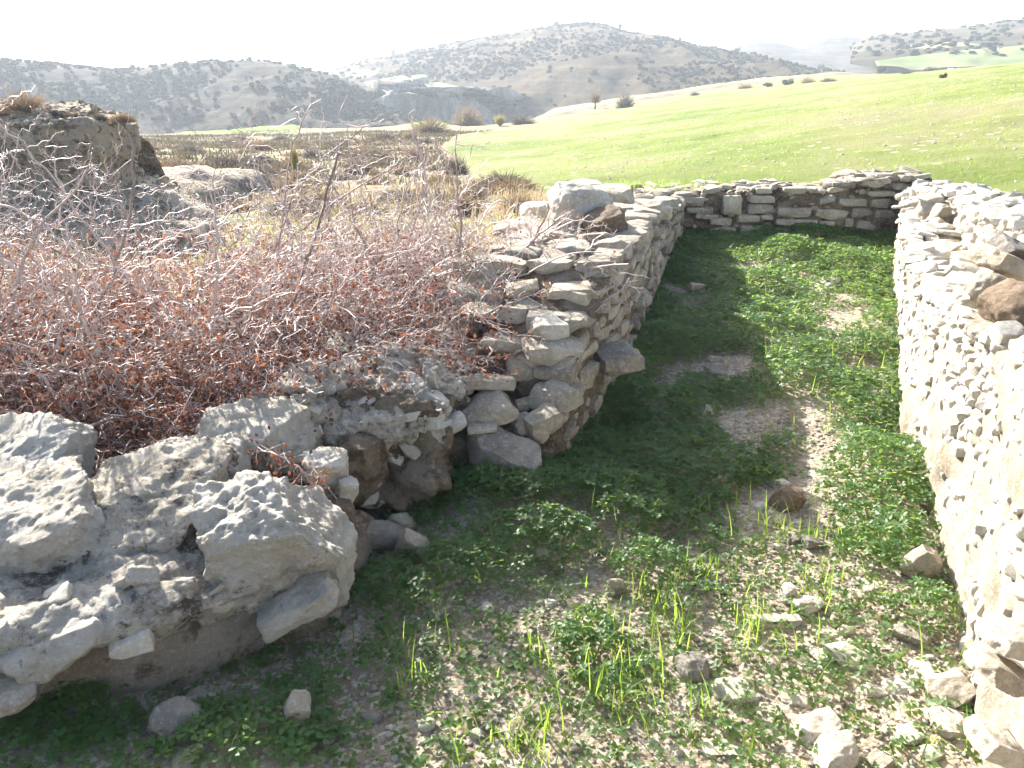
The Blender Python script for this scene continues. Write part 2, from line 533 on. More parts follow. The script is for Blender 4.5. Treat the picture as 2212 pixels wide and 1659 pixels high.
def _fit():
    Q = _w(ctl[:, :2])
    D = np.linalg.norm(Q[:, None] - Q[None], axis=-1)
    n = len(Q)
    A = np.zeros((n + 3, n + 3))
    A[:n, :n] = D + np.eye(n) * 0.02
    A[:n, n] = 1
    A[:n, n + 1:] = Q
    A[n, :n] = 1
    A[n + 1:, :n] = Q.T
    b = np.zeros(n + 3)
    b[:n] = ctl[:, 2]
    return Q, np.linalg.solve(A, b)
TQ, TW = _fit()

def smooth_H(X, Y):
    r = np.hypot(X, Y)
    lim = 170.0
    k = np.where(r > lim, lim / np.maximum(r, 1e-6), 1.0)
    Q = _w(np.stack([X * k, Y * k], -1))
    out = np.full(X.shape, TW[-3])
    out = out + Q[..., 0] * TW[-2] + Q[..., 1] * TW[-1]
    for i in range(len(TQ)):
        out = out + TW[i] * np.hypot(Q[..., 0] - TQ[i, 0], Q[..., 1] - TQ[i, 1])
    return out

def H(X, Y):
    X, Y = np.broadcast_arrays(np.asarray(X, float), np.asarray(Y, float))
    r = np.hypot(X, Y)
    ext = smooth_H(X, Y)
    ext = ext + fbm(xy0(X, Y, 0.9), 3, 4) * 0.05 * np.clip(r / 10, 0.4, 2.0) + fbm(xy0(X, Y, 0.12), 4, 3) * 0.25 * sst(14, 50, r) * sst(0.45, -0.2, X / np.maximum(Y, 1))
    inn = 0.07 * np.clip(Y - 4, 0, 6) ** 1.0 + fbm(xy0(X, Y, 1.6), 5, 4) * 0.035 + fbm(xy0(X, Y, 9), 6, 3) * 0.008
    inn = inn + 0.10 * np.exp(-(((X - 1.75) / 0.35) ** 2 + ((Y - 4.6) / 1.3) ** 2)) + 0.10 * np.exp(-(((X + 0.05) / 0.4) ** 2 + ((Y - 3.25) / 0.35) ** 2))
    sd = sdist(X, Y, ROOM)
    w = sst(0.12, 0.5, sd)
    return inn * (1 - w) + ext * w

def ground_pt(u, v, extra=0.0):
    d = ray(u, v)
    t = np.linspace(0.5, 260, 1) if False else np.concatenate([np.linspace(0.6, 14, 900), np.geomspace(14.02, 260, 900)])
    P = np.array([0, 0, CAM_H]) + d[None] * t[:, None]
    below = P[:, 2] < H(P[:, 0], P[:, 1]) + extra
    i = int(np.argmax(below)) if below.any() else -1
    return P[i]

# ground: one sheet, fine near the camera and coarse far away
angs = np.concatenate([np.linspace(-180, -46, 40)[:-1], np.linspace(-46, 46, 420), np.linspace(46, 180, 40)[1:]])
rad = np.concatenate([np.linspace(0.02, 1.2, 8)[:-1], np.linspace(1.2, 10, 420)[:-1], np.geomspace(10, 170, 170)[:-1], np.geomspace(170, 2000, 20)])
AA, RR = np.meshgrid(np.radians(angs), rad, indexing='ij')
GX, GY = RR * np.sin(AA), RR * np.cos(AA)
GZ = H(GX, GY)
mb = MB()
sd_g = sdist(GX, GY, ROOM)
mb.add(np.stack([GX, GY, GZ], -1).reshape(-1, 3), grid_faces(len(angs), len(rad))[:, ::-1], (sst(0.2, 0.9, sd_g)).ravel())
g = mb.build("ground", M_soil)
tag(g, kind="structure")

# ------------------------------------------------------------------ fields: thin sheets that rise out of the ground inside their outline
def field(name, mat, outline_px, res=0.012, rise=0.10, ragged=0.5, step_=None, pts=None):
    pts = [tuple(ground_pt(u, v)[:2]) for (u, v) in outline_px] if pts is None else pts
    poly = np.array(pts)
    r = np.hypot(poly[:, 0], poly[:, 1])
    a = np.arctan2(poly[:, 0], poly[:, 1])
    aa = np.linspace(a.min() - 0.01, a.max() + 0.01, 260)
    rr = np.geomspace(r.min() * 0.97, r.max() * 1.03, 200)
    A, Rr = np.meshgrid(aa, rr, indexing='ij')
    X, Y = Rr * np.sin(A), Rr * np.cos(A)
    sd = sdist(X, Y, poly) / np.maximum(Rr, 5) + fbm(xy0(X, Y, 0.5), 21, 3) * 0.006 * ragged
    Z = H(X, Y) + np.clip(-sd / 0.012, -2, 1) * rise
    mb = MB()
    keep = (sd < 0.03).reshape(-1)
    F = grid_faces(len(aa), len(rr))[:, ::-1]
    F = F[keep[F].all(1)]
    mb.add(np.stack([X, Y, Z], -1).reshape(-1, 3), F)
    return tag(mb.build(name, mat), kind="structure")

big = [at(u, v, 1)[:2] * 0 for (u, v) in []]
field_poly = [(-0.4, 0)] and None
fp = [tuple(ctl[k][:2]) for k in range(0)]
main_px = [(1100, 398, 15), (1020, 372, 22), (962, 318, 36), (1000, 296, 55), (1130, 274, 68), (1300, 243, 88), (1500, 208, 108), (1700, 180, 128), (1900, 163, 142), (2050, 151, 152), (2230, 139, 165), (2420, 128, 168)]
pts = [tuple(at(u, v, y)[:2]) for (u, v, y) in main_px] + [(9, 2.0), (5.4, 5.5), (5.3, 9.3), (3.5, 9.75), (2.0, 10.4), (0.9, 12.0)]
field("field", M_field, None, pts=pts, rise=0.06)

# ------------------------------------------------------------------ hills, as ground that rises and falls again behind the crest
def hill(name, mat, crest, base, r0, r1, back=1.6, rough=1.0, shape=1.0, na=260, nr=90, seed=1, sc=0.02):
    cu, cv = zip(*crest)
    bu, bv = zip(*base)
    us = np.linspace(cu[0], cu[-1], na)
    vt = np.interp(us, cu, cv)
    vb = np.interp(us, bu, bv)
    s = np.linspace(-0.06, back, nr)
    P = np.zeros((na, nr, 3))
    for i, u in enumerate(us):
        dt, db = ray(u, vt[i]), ray(u, vb[i])
        hz = np.hypot(dt[0], dt[1])
        nt_ = dt[:2] / hz
        zt = CAM_H + dt[2] / hz * r1
        hb = np.hypot(db[0], db[1])
        zb = CAM_H + db[2] / hb * r0
        r = r0 + s * (r1 - r0)
        f = np.where(s < 1, np.clip(np.sin(np.clip(s, -0.1, 1) * math.pi / 2), -0.3, 1) ** 1.0, np.cos((s - 1) * math.pi / 2 * 1.2))
        f = np.where(s < 0, s * 2.5, f)
        if shape != 1.0:
            f = np.where((s >= 0) & (s < 1), np.abs(f) ** shape, f)
        P[i, :, 0] = nt_[0] * r
        P[i, :, 1] = nt_[1] * r
        P[i, :, 2] = zb + (zt - zb) * f
    amp = (r1 / 1000) * rough
    env = np.clip(np.abs(1 - np.abs(s)) * 2.5, 0.12, 1)[None]
    N = fbm(P * [sc, sc, 0.0], seed, 5, 0.55)
    rid = -np.abs(fbm(P * [sc * 1.7, sc * 0.6, 0.0], seed + 9, 4, 0.5)) * 1.4
    P[..., 2] += (N * 9 + rid * 8 + 2.2) * amp * env
    tr = np.sin(P[..., 2] * 0.9 + N * 9) * sst(-.1, .4, fbm(P * [sc, sc, 0], seed + 3, 3))
    P[..., 2] += tr * 0.5 * env * amp
    mb = MB()
    mb.add(P.reshape(-1, 3), grid_faces(na, nr)[:, ::-1])
    o = mb.build(name, mat)
    return tag(o, kind="structure"), P

_, PC = hill("hill", M_hillC, [(1420, 150), (1480, 135), (1550, 110), (1600, 96), (1640, 89), (1680, 93), (1740, 106), (1800, 112), (1900, 120), (2000, 130)], [(1420, 175), (2000, 170)], 310, 400, rough=0.8, seed=11)
hill("hill", M_hillC, [(1640, 130), (1740, 103), (1780, 88), (1820, 83), (1860, 84), (1900, 94), (1950, 108), (2050, 130)], [(1640, 170), (2050, 165)], 340, 430, rough=0.8, seed=12)
_, PD = hill("hill", M_hillC, [(1840, 108), (1870, 92), (1920, 84), (1960, 82), (2010, 80), (2060, 74), (2130, 64), (2212, 50), (2350, 30), (2600, 10)], [(1840, 150), (2212, 140), (2600, 120)], 210, 360, rough=1.0, seed=13)
_, PB = hill("hill", M_hillB, [(560, 175), (660, 168), (720, 157), (760, 142), (800, 130), (850, 122), (900, 108), (1000, 90), (1100, 73), (1200, 59), (1240, 52), (1275, 50), (1310, 54), (1350, 65), (1400, 78), (1470, 90), (1530, 106), (1600, 125), (1660, 138), (1760, 160), (1850, 175)],
             [(560, 290), (740, 280), (1000, 275), (1100, 262), (1300, 235), (1560, 195), (1700, 178), (1850, 172)], 150, 300, rough=1.25, seed=14, sc=0.035, na=400, nr=140)
_, PA = hill("hill", M_hillA, [(-700, 100), (-400, 118), (-150, 122), (0, 130), (130, 140), (200, 148), (260, 152), (310, 146), (360, 137), (430, 130), (500, 127), (560, 130), (620, 137), (680, 150), (740, 168), (800, 195), (860, 225), (900, 260)],
             [(-700, 300), (0, 300), (360, 300), (650, 285), (900, 285)], 122, 172, rough=1.9, seed=15, sc=0.05, na=360, nr=120)

# ------------------------------------------------------------------ build loop helpers for masonry
def frame(poly, s):
    """point and tangent on a plan polyline at arc length s (vectorised)"""
    seg = np.diff(poly, axis=0)
    L = np.hypot(seg[:, 0], seg[:, 1])
    cum = np.concatenate([[0], np.cumsum(L)])
    s = np.atleast_1d(np.asarray(s, float))
    x = np.interp(s, cum, poly[:, 0])
    y = np.interp(s, cum, poly[:, 1])
    e = 0.12
    tx = np.interp(s + e, cum, poly[:, 0]) - np.interp(s - e, cum, poly[:, 0])
    ty = np.interp(s + e, cum, poly[:, 1]) - np.interp(s - e, cum, poly[:, 1])
    n = np.hypot(tx, ty) + 1e-9
    return np.stack([x, y], -1), np.stack([tx / n, ty / n], -1), cum

def core(poly, profile, side, ds=0.03, dp=0.03, amp=0.03, seed=1, sc=6.0, s0=0.0, s1=None):
    """wall body: profile(s) -> list of (offset behind the face, z); side = +1 if the room is on the left of the polyline"""
    _, _, cum = frame(poly, 0)
    s1 = cum[-1] if s1 is None else s1
    ss = np.arange(s0, s1 + ds, ds)
    pr0 = profile(0.5 * (s0 + s1))
    npf = int(sum(np.hypot(pr0[i + 1][0] - pr0[i][0], pr0[i + 1][1] - pr0[i][1]) for i in range(len(pr0) - 1)) / dp) + 2
    P = np.zeros((len(ss), npf, 3))
    pos, tan, _ = frame(poly, ss)
    nrm = np.stack([-tan[:, 1], tan[:, 0]], -1) * side      # into the room
    for i, s in enumerate(ss):
        pr = np.array(profile(s))
        d = np.concatenate([[0], np.cumsum(np.hypot(*np.diff(pr, axis=0).T))])
        q = np.linspace(0, d[-1], npf)
        off = np.interp(q, d, pr[:, 0])
        z = np.interp(q, d, pr[:, 1])
        P[i, :, :2] = pos[i] - nrm[i] * off[:, None]
        P[i, :, 2] = z
    G = np.cross(np.gradient(P, axis=0), np.gradient(P, axis=1))
    G /= np.linalg.norm(G, axis=-1, keepdims=True) + 1e-9
    # outward = towards room on the first column
    if (G[len(ss) // 2, 2, :2] @ nrm[len(ss) // 2]) < 0:
        G = -G
    n1 = fbm(P * sc, seed, 5, 0.6)
    n2 = fbm(P * sc * 0.3, seed + 7, 3, 0.5)
    P = P + G * ((n1 * amp) + n2 * amp * 1.4)[..., None]
    return P

def core_mesh(mbu, P, tint=0.5, flip=False):
    F = grid_faces(P.shape[0], P.shape[1])
    mbu.add(P.reshape(-1, 3), F[:, ::-1] if flip else F, tint)
    for e in (0, -1):                                      # close the ends
        ring = P[e]
        c = ring.mean(0)
        V = np.concatenate([ring, c[None]])
        n = len(ring)
        F = np.array([(i, (i + 1) % n, n) for i in range(n)])
        mbu.add(V, F, tint)

def place(mbu, size, seed, pos, t, nv_, rot=(0, 0, 0), tint=0.5, **kw):
    Q, F = rock(size, seed, **kw)
    Q = Q @ rotm(*rot).T
    B = np.array([[t[0], t[1], 0], [nv_[0], nv_[1], 0], [0, 0, 1]])     # rows: local x, y, z in world
    hand = np.linalg.det(B)
    mbu.add(Q @ B + np.asarray(pos), F if hand > 0 else F[:, ::-1], tint)

def courses(mbu, poly, side, s0, s1, zlo, ztop, seed, hh=(0.06, 0.12), ll=(0.12, 0.32), depth=0.16, proud=0.03, jitter=0.06, gap=0.012, rnd=0.3, rough=0.05, n=6, skip=0.04, tint=(0.1, 0.9), cuts=7):
    g = np.random.default_rng(seed)
    zmin = min(zlo(s) for s in np.linspace(s0, s1, 20))
    zmax = max(ztop(s) for s in np.linspace(s0, s1, 20))
    z = zmin
    while z < zmax:
        h = g.uniform(*hh)
        s = s0 + g.uniform(0, 0.1)
        while s < s1:
            l = g.uniform(*ll) * (1.0 if h > np.mean(hh) else 0.8)
            sc_ = s + l / 2
            zt, zb = ztop(sc_), zlo(sc_)
            if z + h * 0.6 < zt and z + h > zb and g.random() > skip:
                pos, tan, _ = frame(poly, sc_)
                nn = np.array([-tan[0][1], tan[0][0]]) * side
                pr = g.uniform(-0.4, 1.0) * proud
                c = pos[0] + nn * (pr - depth * 0.42)
                hv = h * g.uniform(0.8, 1.12)
                place(mbu, (l - gap, depth, hv - gap), int(g.integers(1e6)), (c[0], c[1], z + h / 2 + g.normal() * 0.006), tan[0], nn,
                      rot=(g.normal() * jitter, g.normal() * jitter, g.normal() * jitter * 0.8), tint=g.uniform(*tint), rnd=rnd, rough=rough, n=n, cuts=cuts)
            s += l
        z += h

# ================================================================== LEFT WALL (long part, far beyond the rock mass)
_, _, cumL = frame(LEFT, 0)
def s_at(poly, p):
    seg = np.diff(poly, axis=0)
    L = np.hypot(seg[:, 0], seg[:, 1])
    cum = np.concatenate([[0], np.cumsum(L)])
    best = (1e9, 0)
    for i in range(len(seg)):
        t = np.clip(((p - poly[i]) @ seg[i]) / L[i] ** 2, 0, 1)
        d = np.hypot(*(poly[i] + t * seg[i] - p))
        if d < best[0]:
            best = (d, cum[i] + t * L[i])
    return best[1]

sJ = cumL[8]                                   # corner at (.24, 3.66)
def ltop(s):                                   # top of the long left wall along its length
    return float(np.interp(s, [sJ - 0.75, sJ - 0.05, sJ + 0.15, sJ + 0.3, sJ + 0.45, sJ + 0.8, sJ + 1.3, cumL[10], cumL[11], cumL[12]],
                           [0.30, 0.36, 0.50, 0.64, 0.74, 0.90, 0.92, 0.92, 0.86, 0.74]))
def lprof(s):
    zt = ltop(s) - 0.07
    bk = 0.72
    return [(0.02, -0.2), (0.0, zt * 0.5), (0.02, zt), (0.3, zt + 0.03), (bk - 0.06, zt - 0.02), (bk, zt - 0.15), (bk + 0.06, -0.3)]
lw = empty("stone_wall", (0.6, 4.6, 0))
tag(lw, "long ruined dry stone wall of pale flat stones, its shaded face along the clover strip", "stone wall")
mb = MB()
P = core(LEFT, lprof, -1, ds=0.03, dp=0.03, amp=0.025, seed=31, s0=sJ - 0.75)
core_mesh(mb, P)
o = mb.build("mortar", M_mortar, lw, loc=(0.6, 4.6, 0)); o.location = (0, 0, 0)
mb = MB()
courses(mb, LEFT, -1, sJ - 0.1, cumL[12] - 0.1, lambda s: -0.02, ltop, 41, hh=(0.05, 0.115), ll=(0.11, 0.33), depth=0.2, proud=0.03, jitter=0.06, gap=0.004, rnd=0.12, n=8, cuts=8, tint=(0.0, 0.9))
# top courses: flat stones laid across the wall
g = np.random.default_rng(5)
s = sJ + 0.25
while s < cumL[12]:
    off = 0.06
    while off < 0.74:
        w = g.uniform(0.13, 0.30)
        l = g.uniform(0.12, 0.26)
        pos, tan, _ = frame(LEFT, s + g.uniform(-0.05, 0.05))
        nn = np.array([tan[0][1], -tan[0][0]])
        c = pos[0] - nn * (off + w / 2 - 0.04)
        ht = g.uniform(0.05, 0.1)
        z = ltop(s) - 0.06 + g.uniform(-0.02, 0.045) - max(0, off - 0.35) * 0.12
        place(mb, (l, w, ht), int(g.integers(1e6)), (c[0], c[1], z), tan[0], nn, rot=(g.normal() * 0.1, g.normal() * 0.1, g.normal() * 0.3), tint=g.uniform(0.25, 1), rnd=0.1, n=9, cuts=9)
        off += w + 0.01
    s += 0.2
# back face (towards the bush) in steps
for k in range(230):
    s = g.uniform(sJ - 0.2, cumL[12])
    z = g.uniform(0.05, 0.98) * (ltop(s) - 0.05)
    pos, tan, _ = frame(LEFT, s)
    nn = np.array([tan[0][1], -tan[0][0]])
    c = pos[0] - nn * (0.70 + (ltop(s) - z) * 0.18)
    place(mb, (g.uniform(0.14, 0.32), g.uniform(0.14, 0.3), g.uniform(0.07, 0.12)), int(g.integers(1e6)), (c[0], c[1], z), tan[0], nn, rot=(g.normal() * 0.1, g.normal() * 0.1, g.normal() * 0.3), tint=g.uniform(0.3, 1), rnd=0.25, n=6)
o = mb.build("stonework", M_stone, lw, loc=(0.6, 4.6, 0), sharp=32); o.location = (0, 0, 0)

# ================================================================== FAR WALL
fw = empty("stone_wall", (3.0, 8.6, 0.3))
tag(fw, "low wall across the far end of the enclosure, shaded stones set in dark earthy mortar", "stone wall")
def ftop(s):
    return float(np.interp(s, [-0.6, 0.0, 0.5, 0.9, 1.2, 1.45, 1.6, 1.9, 2.3, 3.0], [0.78, 0.78, 0.80, 0.84, 0.81, 0.80, 0.86, 0.92, 0.95, 0.96]))
FARP = np.array([(1.3, 8.55), (1.8, 8.54), (4.10, 8.46), (4.32, 8.45)])
def fprof(s):
    zt = ftop(s - 0.5) - 0.03
    return [(0.02, 0.1), (0.0, 0.5), (0.02, zt - 0.03), (0.06, zt), (0.3, zt + 0.01), (0.52, zt - 0.02), (0.6, zt - 0.15), (0.62, 0.1)]
mb = MB()
P = core(FARP, fprof, -1, ds=0.03, dp=0.03, amp=0.045, seed=51, sc=7)
core_mesh(mb, P)
o = mb.build("mortar", M_mortar_dark, fw, loc=(3.0, 8.6, 0.3)); o.location = (0, 0, 0)
mb = MB()
def far_stone(u0, v0, u1, v1, sd, tint, rot=0.0, proud=0.03, dmul=1.0):
    a, b = at(u0, v1, 8.5), at(u1, v0, 8.5)
    c = (a + b) / 2
    place(mb, (abs(b[0] - a[0]), 0.16 * dmul, abs(b[2] - a[2])), sd, (c[0], 8.5 + 0.05 - proud, c[2]), (1, 0), (0, 1), rot=(0, rot, 0), tint=tint, rnd=0.16, n=9, cuts=8, rough=0.035, cutd=(0.78, 1.0))
FS = [(1559, 422, 1605, 463, 1.0, 0), (1615, 421, 1672, 437, .8, 0), (1614, 440, 1668, 462, .35, 0), (1590, 463, 1640, 478, .75, 0), (1676, 448, 1752, 468, .8, 0), (1756, 450, 1830, 473, .75, .15), (1673, 472, 1764, 487, .75, 0), (1766, 476, 1800, 488, .7, 0),
      (1530, 470, 1580, 486, .7, 0), (1500, 461, 1552, 472, .55, .1), (1596, 486, 1668, 506, .4, 0), (1667, 490, 1706, 507, 1.0, 0), (1706, 488, 1745, 498, .8, .1), (1748, 492, 1795, 498, .85, 0), (1712, 499, 1780, 508, .8, 0), (1763, 424, 1800, 438, .6, -.3), (1806, 428, 1870, 444, .5, 0),
      (1868, 412, 1930, 423, .8, 0), (1928, 395, 2025, 409, .55, 0), (1862, 390, 1908, 404, .8, 0), (1820, 470, 1840, 488, .4, 0), (1845, 478, 1925, 496, .45, 0.1), (1884, 452, 1930, 470, .3, 0), (1530, 490, 1590, 506, .3, 0), (1640, 464, 1668, 473, .9, 0), (1630, 405, 1668, 418, .6, 0), (1690, 405, 1740, 417, .5, 0), (1835, 448, 1880, 468, .3, 0), (1470, 425, 1520, 445, .3, 0), (1480, 447, 1540, 460, .3, 0), (1875, 428, 1925, 448, .25, 0)]
for k, (a, b, c, d, tn, rt) in enumerate(FS):
    far_stone(a, b, c, d, 900 + k, tn, rt)
g = np.random.default_rng(9)
for k in range(150):
    s = g.uniform(0, 3.0)
    pos, tan, _ = frame(FARP, s)
    of = g.uniform(0.0, 0.6)
    place(mb, (g.uniform(0.06, 0.24), g.uniform(0.06, 0.2), g.uniform(0.03, 0.07)), int(g.integers(1e6)), (pos[0][0], pos[0][1] + of, ftop(s - 0.5) - 0.03 + g.uniform(-0.02, 0.02)), (1, 0), (0, 1), rot=(g.normal() * 0.12, g.normal() * 0.12, g.normal() * 0.6), tint=g.uniform(0.0, 0.9), n=6)
for k in range(80):
    place(mb, (g.uniform(0.03, 0.09), 0.06, g.uniform(0.02, 0.05)), int(g.integers(1e6)), (g.uniform(1.9, 4.1), 8.49 + g.uniform(-0.01, 0.03), g.uniform(0.4, 0.8)), (1, 0), (0, 1), rot=(0, g.normal() * 0.2, 0), tint=g.uniform(0, 0.6), n=4)
o = mb.build("stonework", M_stone, fw, loc=(3.0, 8.6, 0.3), sharp=32); o.location = (0, 0, 0)

# ================================================================== RIGHT WALL with ledge and set back upper part
rw = empty("stone_wall", (2.3, 4.0, 0))
tag(rw, "sunlit high wall of small white rubble stones along the right side, with a ledge on top", "stone wall")
_, _, cumR = frame(RIGHT, 0)
sR = lambda y: float(np.interp(y, RIGHT[:, 1], cumR))
yR = lambda s: float(np.interp(s, cumR, RIGHT[:, 1]))
def rledge(s):
    return float(np.interp(yR(s), [0, 2.0, 2.6, 3.2, 4.0, 5.0, 6.0, 7.0, 7.6, 8.5], [1.3, 1.16, 1.04, 0.93, 0.82, 0.74, 0.72, 0.72, 0.80, 0.84]))
def rupper(s):
    return float(np.interp(yR(s), [0, 2.0, 4.0, 5.2, 6.5, 7.4, 7.9, 8.5], [1.38, 1.30, 1.14, 1.05, 0.96, 0.92, 0.90, 0.88]))
def rprof(s):
    z1, z2 = rledge(s) - 0.03, max(rupper(s), rledge(s)) - 0.03
    w = float(np.interp(yR(s), [0, 3, 5, 7.0, 7.5, 8.5], [0.5, 0.5, 0.42, 0.34, 0.12, 0.05]))
    return [(-0.03, -0.2), (0.0, z1 * 0.5), (0.0, z1 - 0.03), (0.05, z1), (w, z1 + 0.01), (w + 0.05, z2 - 0.04), (w + 0.1, z2), (w + 0.5, z2 - 0.01), (w + 0.6, z2 - 0.1), (w + 0.66, 0.2)]
mb = MB()
P = core(RIGHT, rprof, 1, ds=0.025, dp=0.025, amp=0.032, seed=61, sc=9, s0=sR(0.6))
core_mesh(mb, P, flip=True)
o = mb.build("mortar", M_mortar_pale, rw, loc=(2.3, 4.0, 0)); o.location = (0, 0, 0)
mb = MB()
g = np.random.default_rng(77)
courses(mb, RIGHT, 1, sR(0.8), sR(8.3), lambda s: 0.0, lambda s: rledge(s) + 0.01, 78, hh=(0.04, 0.088), ll=(0.05, 0.17), depth=0.10, proud=0.022, jitter=0.2, gap=0.008, rnd=0.5, rough=0.07, n=6, skip=0.08, tint=(0.3, 1.0), cuts=6)
def wR(s):
    return float(np.interp(yR(s), [0, 3, 5, 7.0, 7.5, 8.5], [0.5, 0.5, 0.42, 0.34, 0.12, 0.05]))
def scatter_right(num, off_f, z_f, size_f, seed, rr=0.25):
    g = np.random.default_rng(seed)
    for k in range(num):
        s = g.uniform(sR(1.6), sR(8.5))
        pos, tan, _ = frame(RIGHT, s)
        nn = np.array([-tan[0][1], tan[0][0]])
        c = pos[0] - nn * off_f(s, g)
        place(mb, size_f(g), int(g.integers(1e6)), (c[0], c[1], z_f(s, g)), tan[0], nn, rot=(g.normal() * rr, g.normal() * rr, g.normal() * rr * 2), tint=g.uniform(0.3, 1), rnd=0.35, n=6)
scatter_right(170, lambda s, g: g.uniform(0.0, wR(s)), lambda s, g: rledge(s) + g.uniform(-0.03, 0.02), lambda g: (g.uniform(0.07, 0.24), g.uniform(0.07, 0.2), g.uniform(0.03, 0.07)), 81)
scatter_right(330, lambda s, g: wR(s) + 0.06 + g.uniform(-0.02, 0.02), lambda s, g: rledge(s) + (rupper(s) - rledge(s)) * g.uniform(0.05, 0.95), lambda g: (g.uniform(0.06, 0.16), g.uniform(0.06, 0.12), g.uniform(0.04, 0.09)), 82)
scatter_right(260, lambda s, g: wR(s) + g.uniform(0.08, 0.6), lambda s, g: max(rupper(s), rledge(s)) + g.uniform(-0.045, 0.015), lambda g: (g.uniform(0.08, 0.26), g.uniform(0.08, 0.22), g.uniform(0.04, 0.08)), 83)
o = mb.build("stonework", M_white, rw, loc=(2.3, 4.0, 0), sharp=32); o.location = (0, 0, 0)

# ================================================================== NEAR LEFT WALL: rubble concrete with big rocks
nw = empty("stone_wall", (-1.3, 2.4, 0))
tag(nw, "low weathered wall of rough lichened rock and rubble concrete at lower left, under the thorn bush", "stone wall")
def ntop(s):
    return float(np.interp(s, [0, cumL[2], cumL[3], cumL[4], cumL[5]], [0.37, 0.37, 0.38, 0.38, 0.38]))
def nprof(s):
    zt = ntop(s)
    return [(0.02, -0.2), (0.02, 0.10), (0.01, 0.17), (-0.05, 0.22), (-0.07, 0.27), (-0.045, zt - 0.06), (0.04, zt), (0.30, zt + 0.05), (0.6, zt + 0.08), (0.85, zt + 0.04), (0.95, zt - 0.2), (1.0, -0.2)]
mb = MB()
P = core(LEFT, nprof, -1, ds=0.011, dp=0.011, amp=0.055, seed=91, sc=7, s0=0.0, s1=cumL[4] + 0.05)
P[..., 2] += fbm(P * [4, 4, 22], 92, 3) * 0.014
P += (fbm(P * 26, 93, 3, .6) * 0.009)[..., None] * np.array([0.4, -0.6, 0.6])
core_mesh(mb, P)
o = mb.build("rubble_core", M_lichen, nw, loc=(-1.3, 2.4, 0)); o.location = (0, 0, 0)
mb = MB()
def pprof(s):
    return [(-0.015, -0.15), (-0.01, 0.08), (0.0, 0.17), (0.05, 0.20), (0.12, 0.19)]
P = core(LEFT, pprof, -1, ds=0.015, dp=0.012, amp=0.024, seed=95, sc=6, s0=0.0, s1=cumL[5])
core_mesh(mb, P)
o = mb.build("plaster_base", M_plaster, nw, loc=(-1.3, 2.4, 0)); o.location = (0, 0, 0)

def px_rock(u, v, y, wpx, hpx, depth, seed, mat, name="stone", parent=None, rot=(0, 0, 0), n=10, tint=0.6, **kw):
    """one stone centred on a sight line at depth y; wpx/hpx are its apparent size"""
    p = at(u, v, y)
    dist = y * cp - (p[2] - CAM_H) * sp
    w, h = wpx / FPX * dist, hpx / FPX * dist
    Q, F = rock((w, depth, h), seed, n=n, **kw)
    Q = Q @ rotm(*rot).T
    m = MB()
    m.add(Q + p, F, tint)
    base = np.array([p[0], p[1], p[2] + Q[:, 2].min()])
    if parent is not None:
        pl = np.array(parent.location)
        o = m.build(name, mat, parent, loc=pl, sharp=0 if n >= 24 else 45)
        o.location = (0, 0, 0)
    else:
        o = m.build(name, mat, loc=base, sharp=48)
    return o

px_rock(562, 1195, 2.48, 340, 290, 0.46, 301, M_boulder, "boulder", nw, rot=(0.5, -0.12, 0.28), n=64, rnd=0.42, rough=0.10, cuts=10)
px_rock(640, 1300, 2.33, 170, 60, 0.2, 302, M_boulder, "rock", nw, rot=(0.1, -0.35, 0.3), n=30, rough=0.10, tint=0.6)
px_rock(320, 1110, 2.6, 400, 150, 0.5, 303, M_lichen, "rock", nw, rot=(0.4, -0.1, 0.2), n=60, rough=0.11, tint=0.9, rnd=0.4, cuts=9)
px_rock(60, 1130, 2.5, 360, 160, 0.5, 304, M_boulder, "rock", nw, rot=(0.35, -0.25, 0.2), n=60, rough=0.10, tint=0.8, rnd=0.35)
px_rock(60, 1010, 2.80, 300, 130, 0.45, 305, M_boulder, "rock", nw, rot=(0.35, -0.2, 0.15), n=48, rough=0.10, tint=0.5, rnd=0.35)
px_rock(560, 935, 3.10, 240, 90, 0.35, 306, M_boulder, "rock", nw, rot=(0.35, 0.1, 0.2), n=36, rough=0.11, tint=0.8, rnd=0.3)
px_rock(400, 1010, 2.85, 260, 90, 0.35, 307, M_boulder, "rock", nw, rot=(0.2, -0.25, 0.2), n=40, rough=0.09, tint=0.6, rnd=0.4)
px_rock(700, 1012, 2.92, 90, 80, 0.15, 308, M_white, "rock", nw, rot=(0.3, 0.1, 0.3), n=24, rough=0.10, tint=0.9, rnd=0.3)
px_rock(745, 1060, 2.85, 45, 60, 0.1, 309, M_white, "rock", nw, rot=(0.1, 0.2, 0.4), n=14, tint=0.7, rough=.09, rnd=.3)
px_rock(110, 1390, 2.02, 230, 75, 0.2, 310, M_boulder, "rock", nw, rot=(0.1, -0.30, 0.3), n=30, rough=0.09, tint=0.5, rnd=0.3)
px_rock(284, 1384, 2.05, 88, 38, 0.10, 311, M_white, "rock", nw, rot=(0.1, -0.15, 0.3), n=8, rough=0.03, rnd=0.12, tint=0.7)
px_rock(30, 1500, 1.9, 110, 40, 0.12, 312, M_stone, "rock", nw, rot=(0.1, -0.2, 0.2), n=8, rough=0.04, tint=0.6)
px_rock(125, 1290, 2.12, 60, 26, 0.08, 313, M_white, "rock", nw, rot=(0.2, -0.4, 0.2), n=8, tint=0.8, rnd=0.15)
px_rock(370, 1280, 2.2, 90, 40, 0.08, 314, M_boulder, "rock", nw, rot=(0.2, 0.1, 0.2), n=8, tint=0.7)
px_rock(728, 1215, 2.66, 55, 90, 0.12, 315, M_stone, "rock", nw, rot=(0.1, 0.05, 0.3), n=10, tint=0.6)
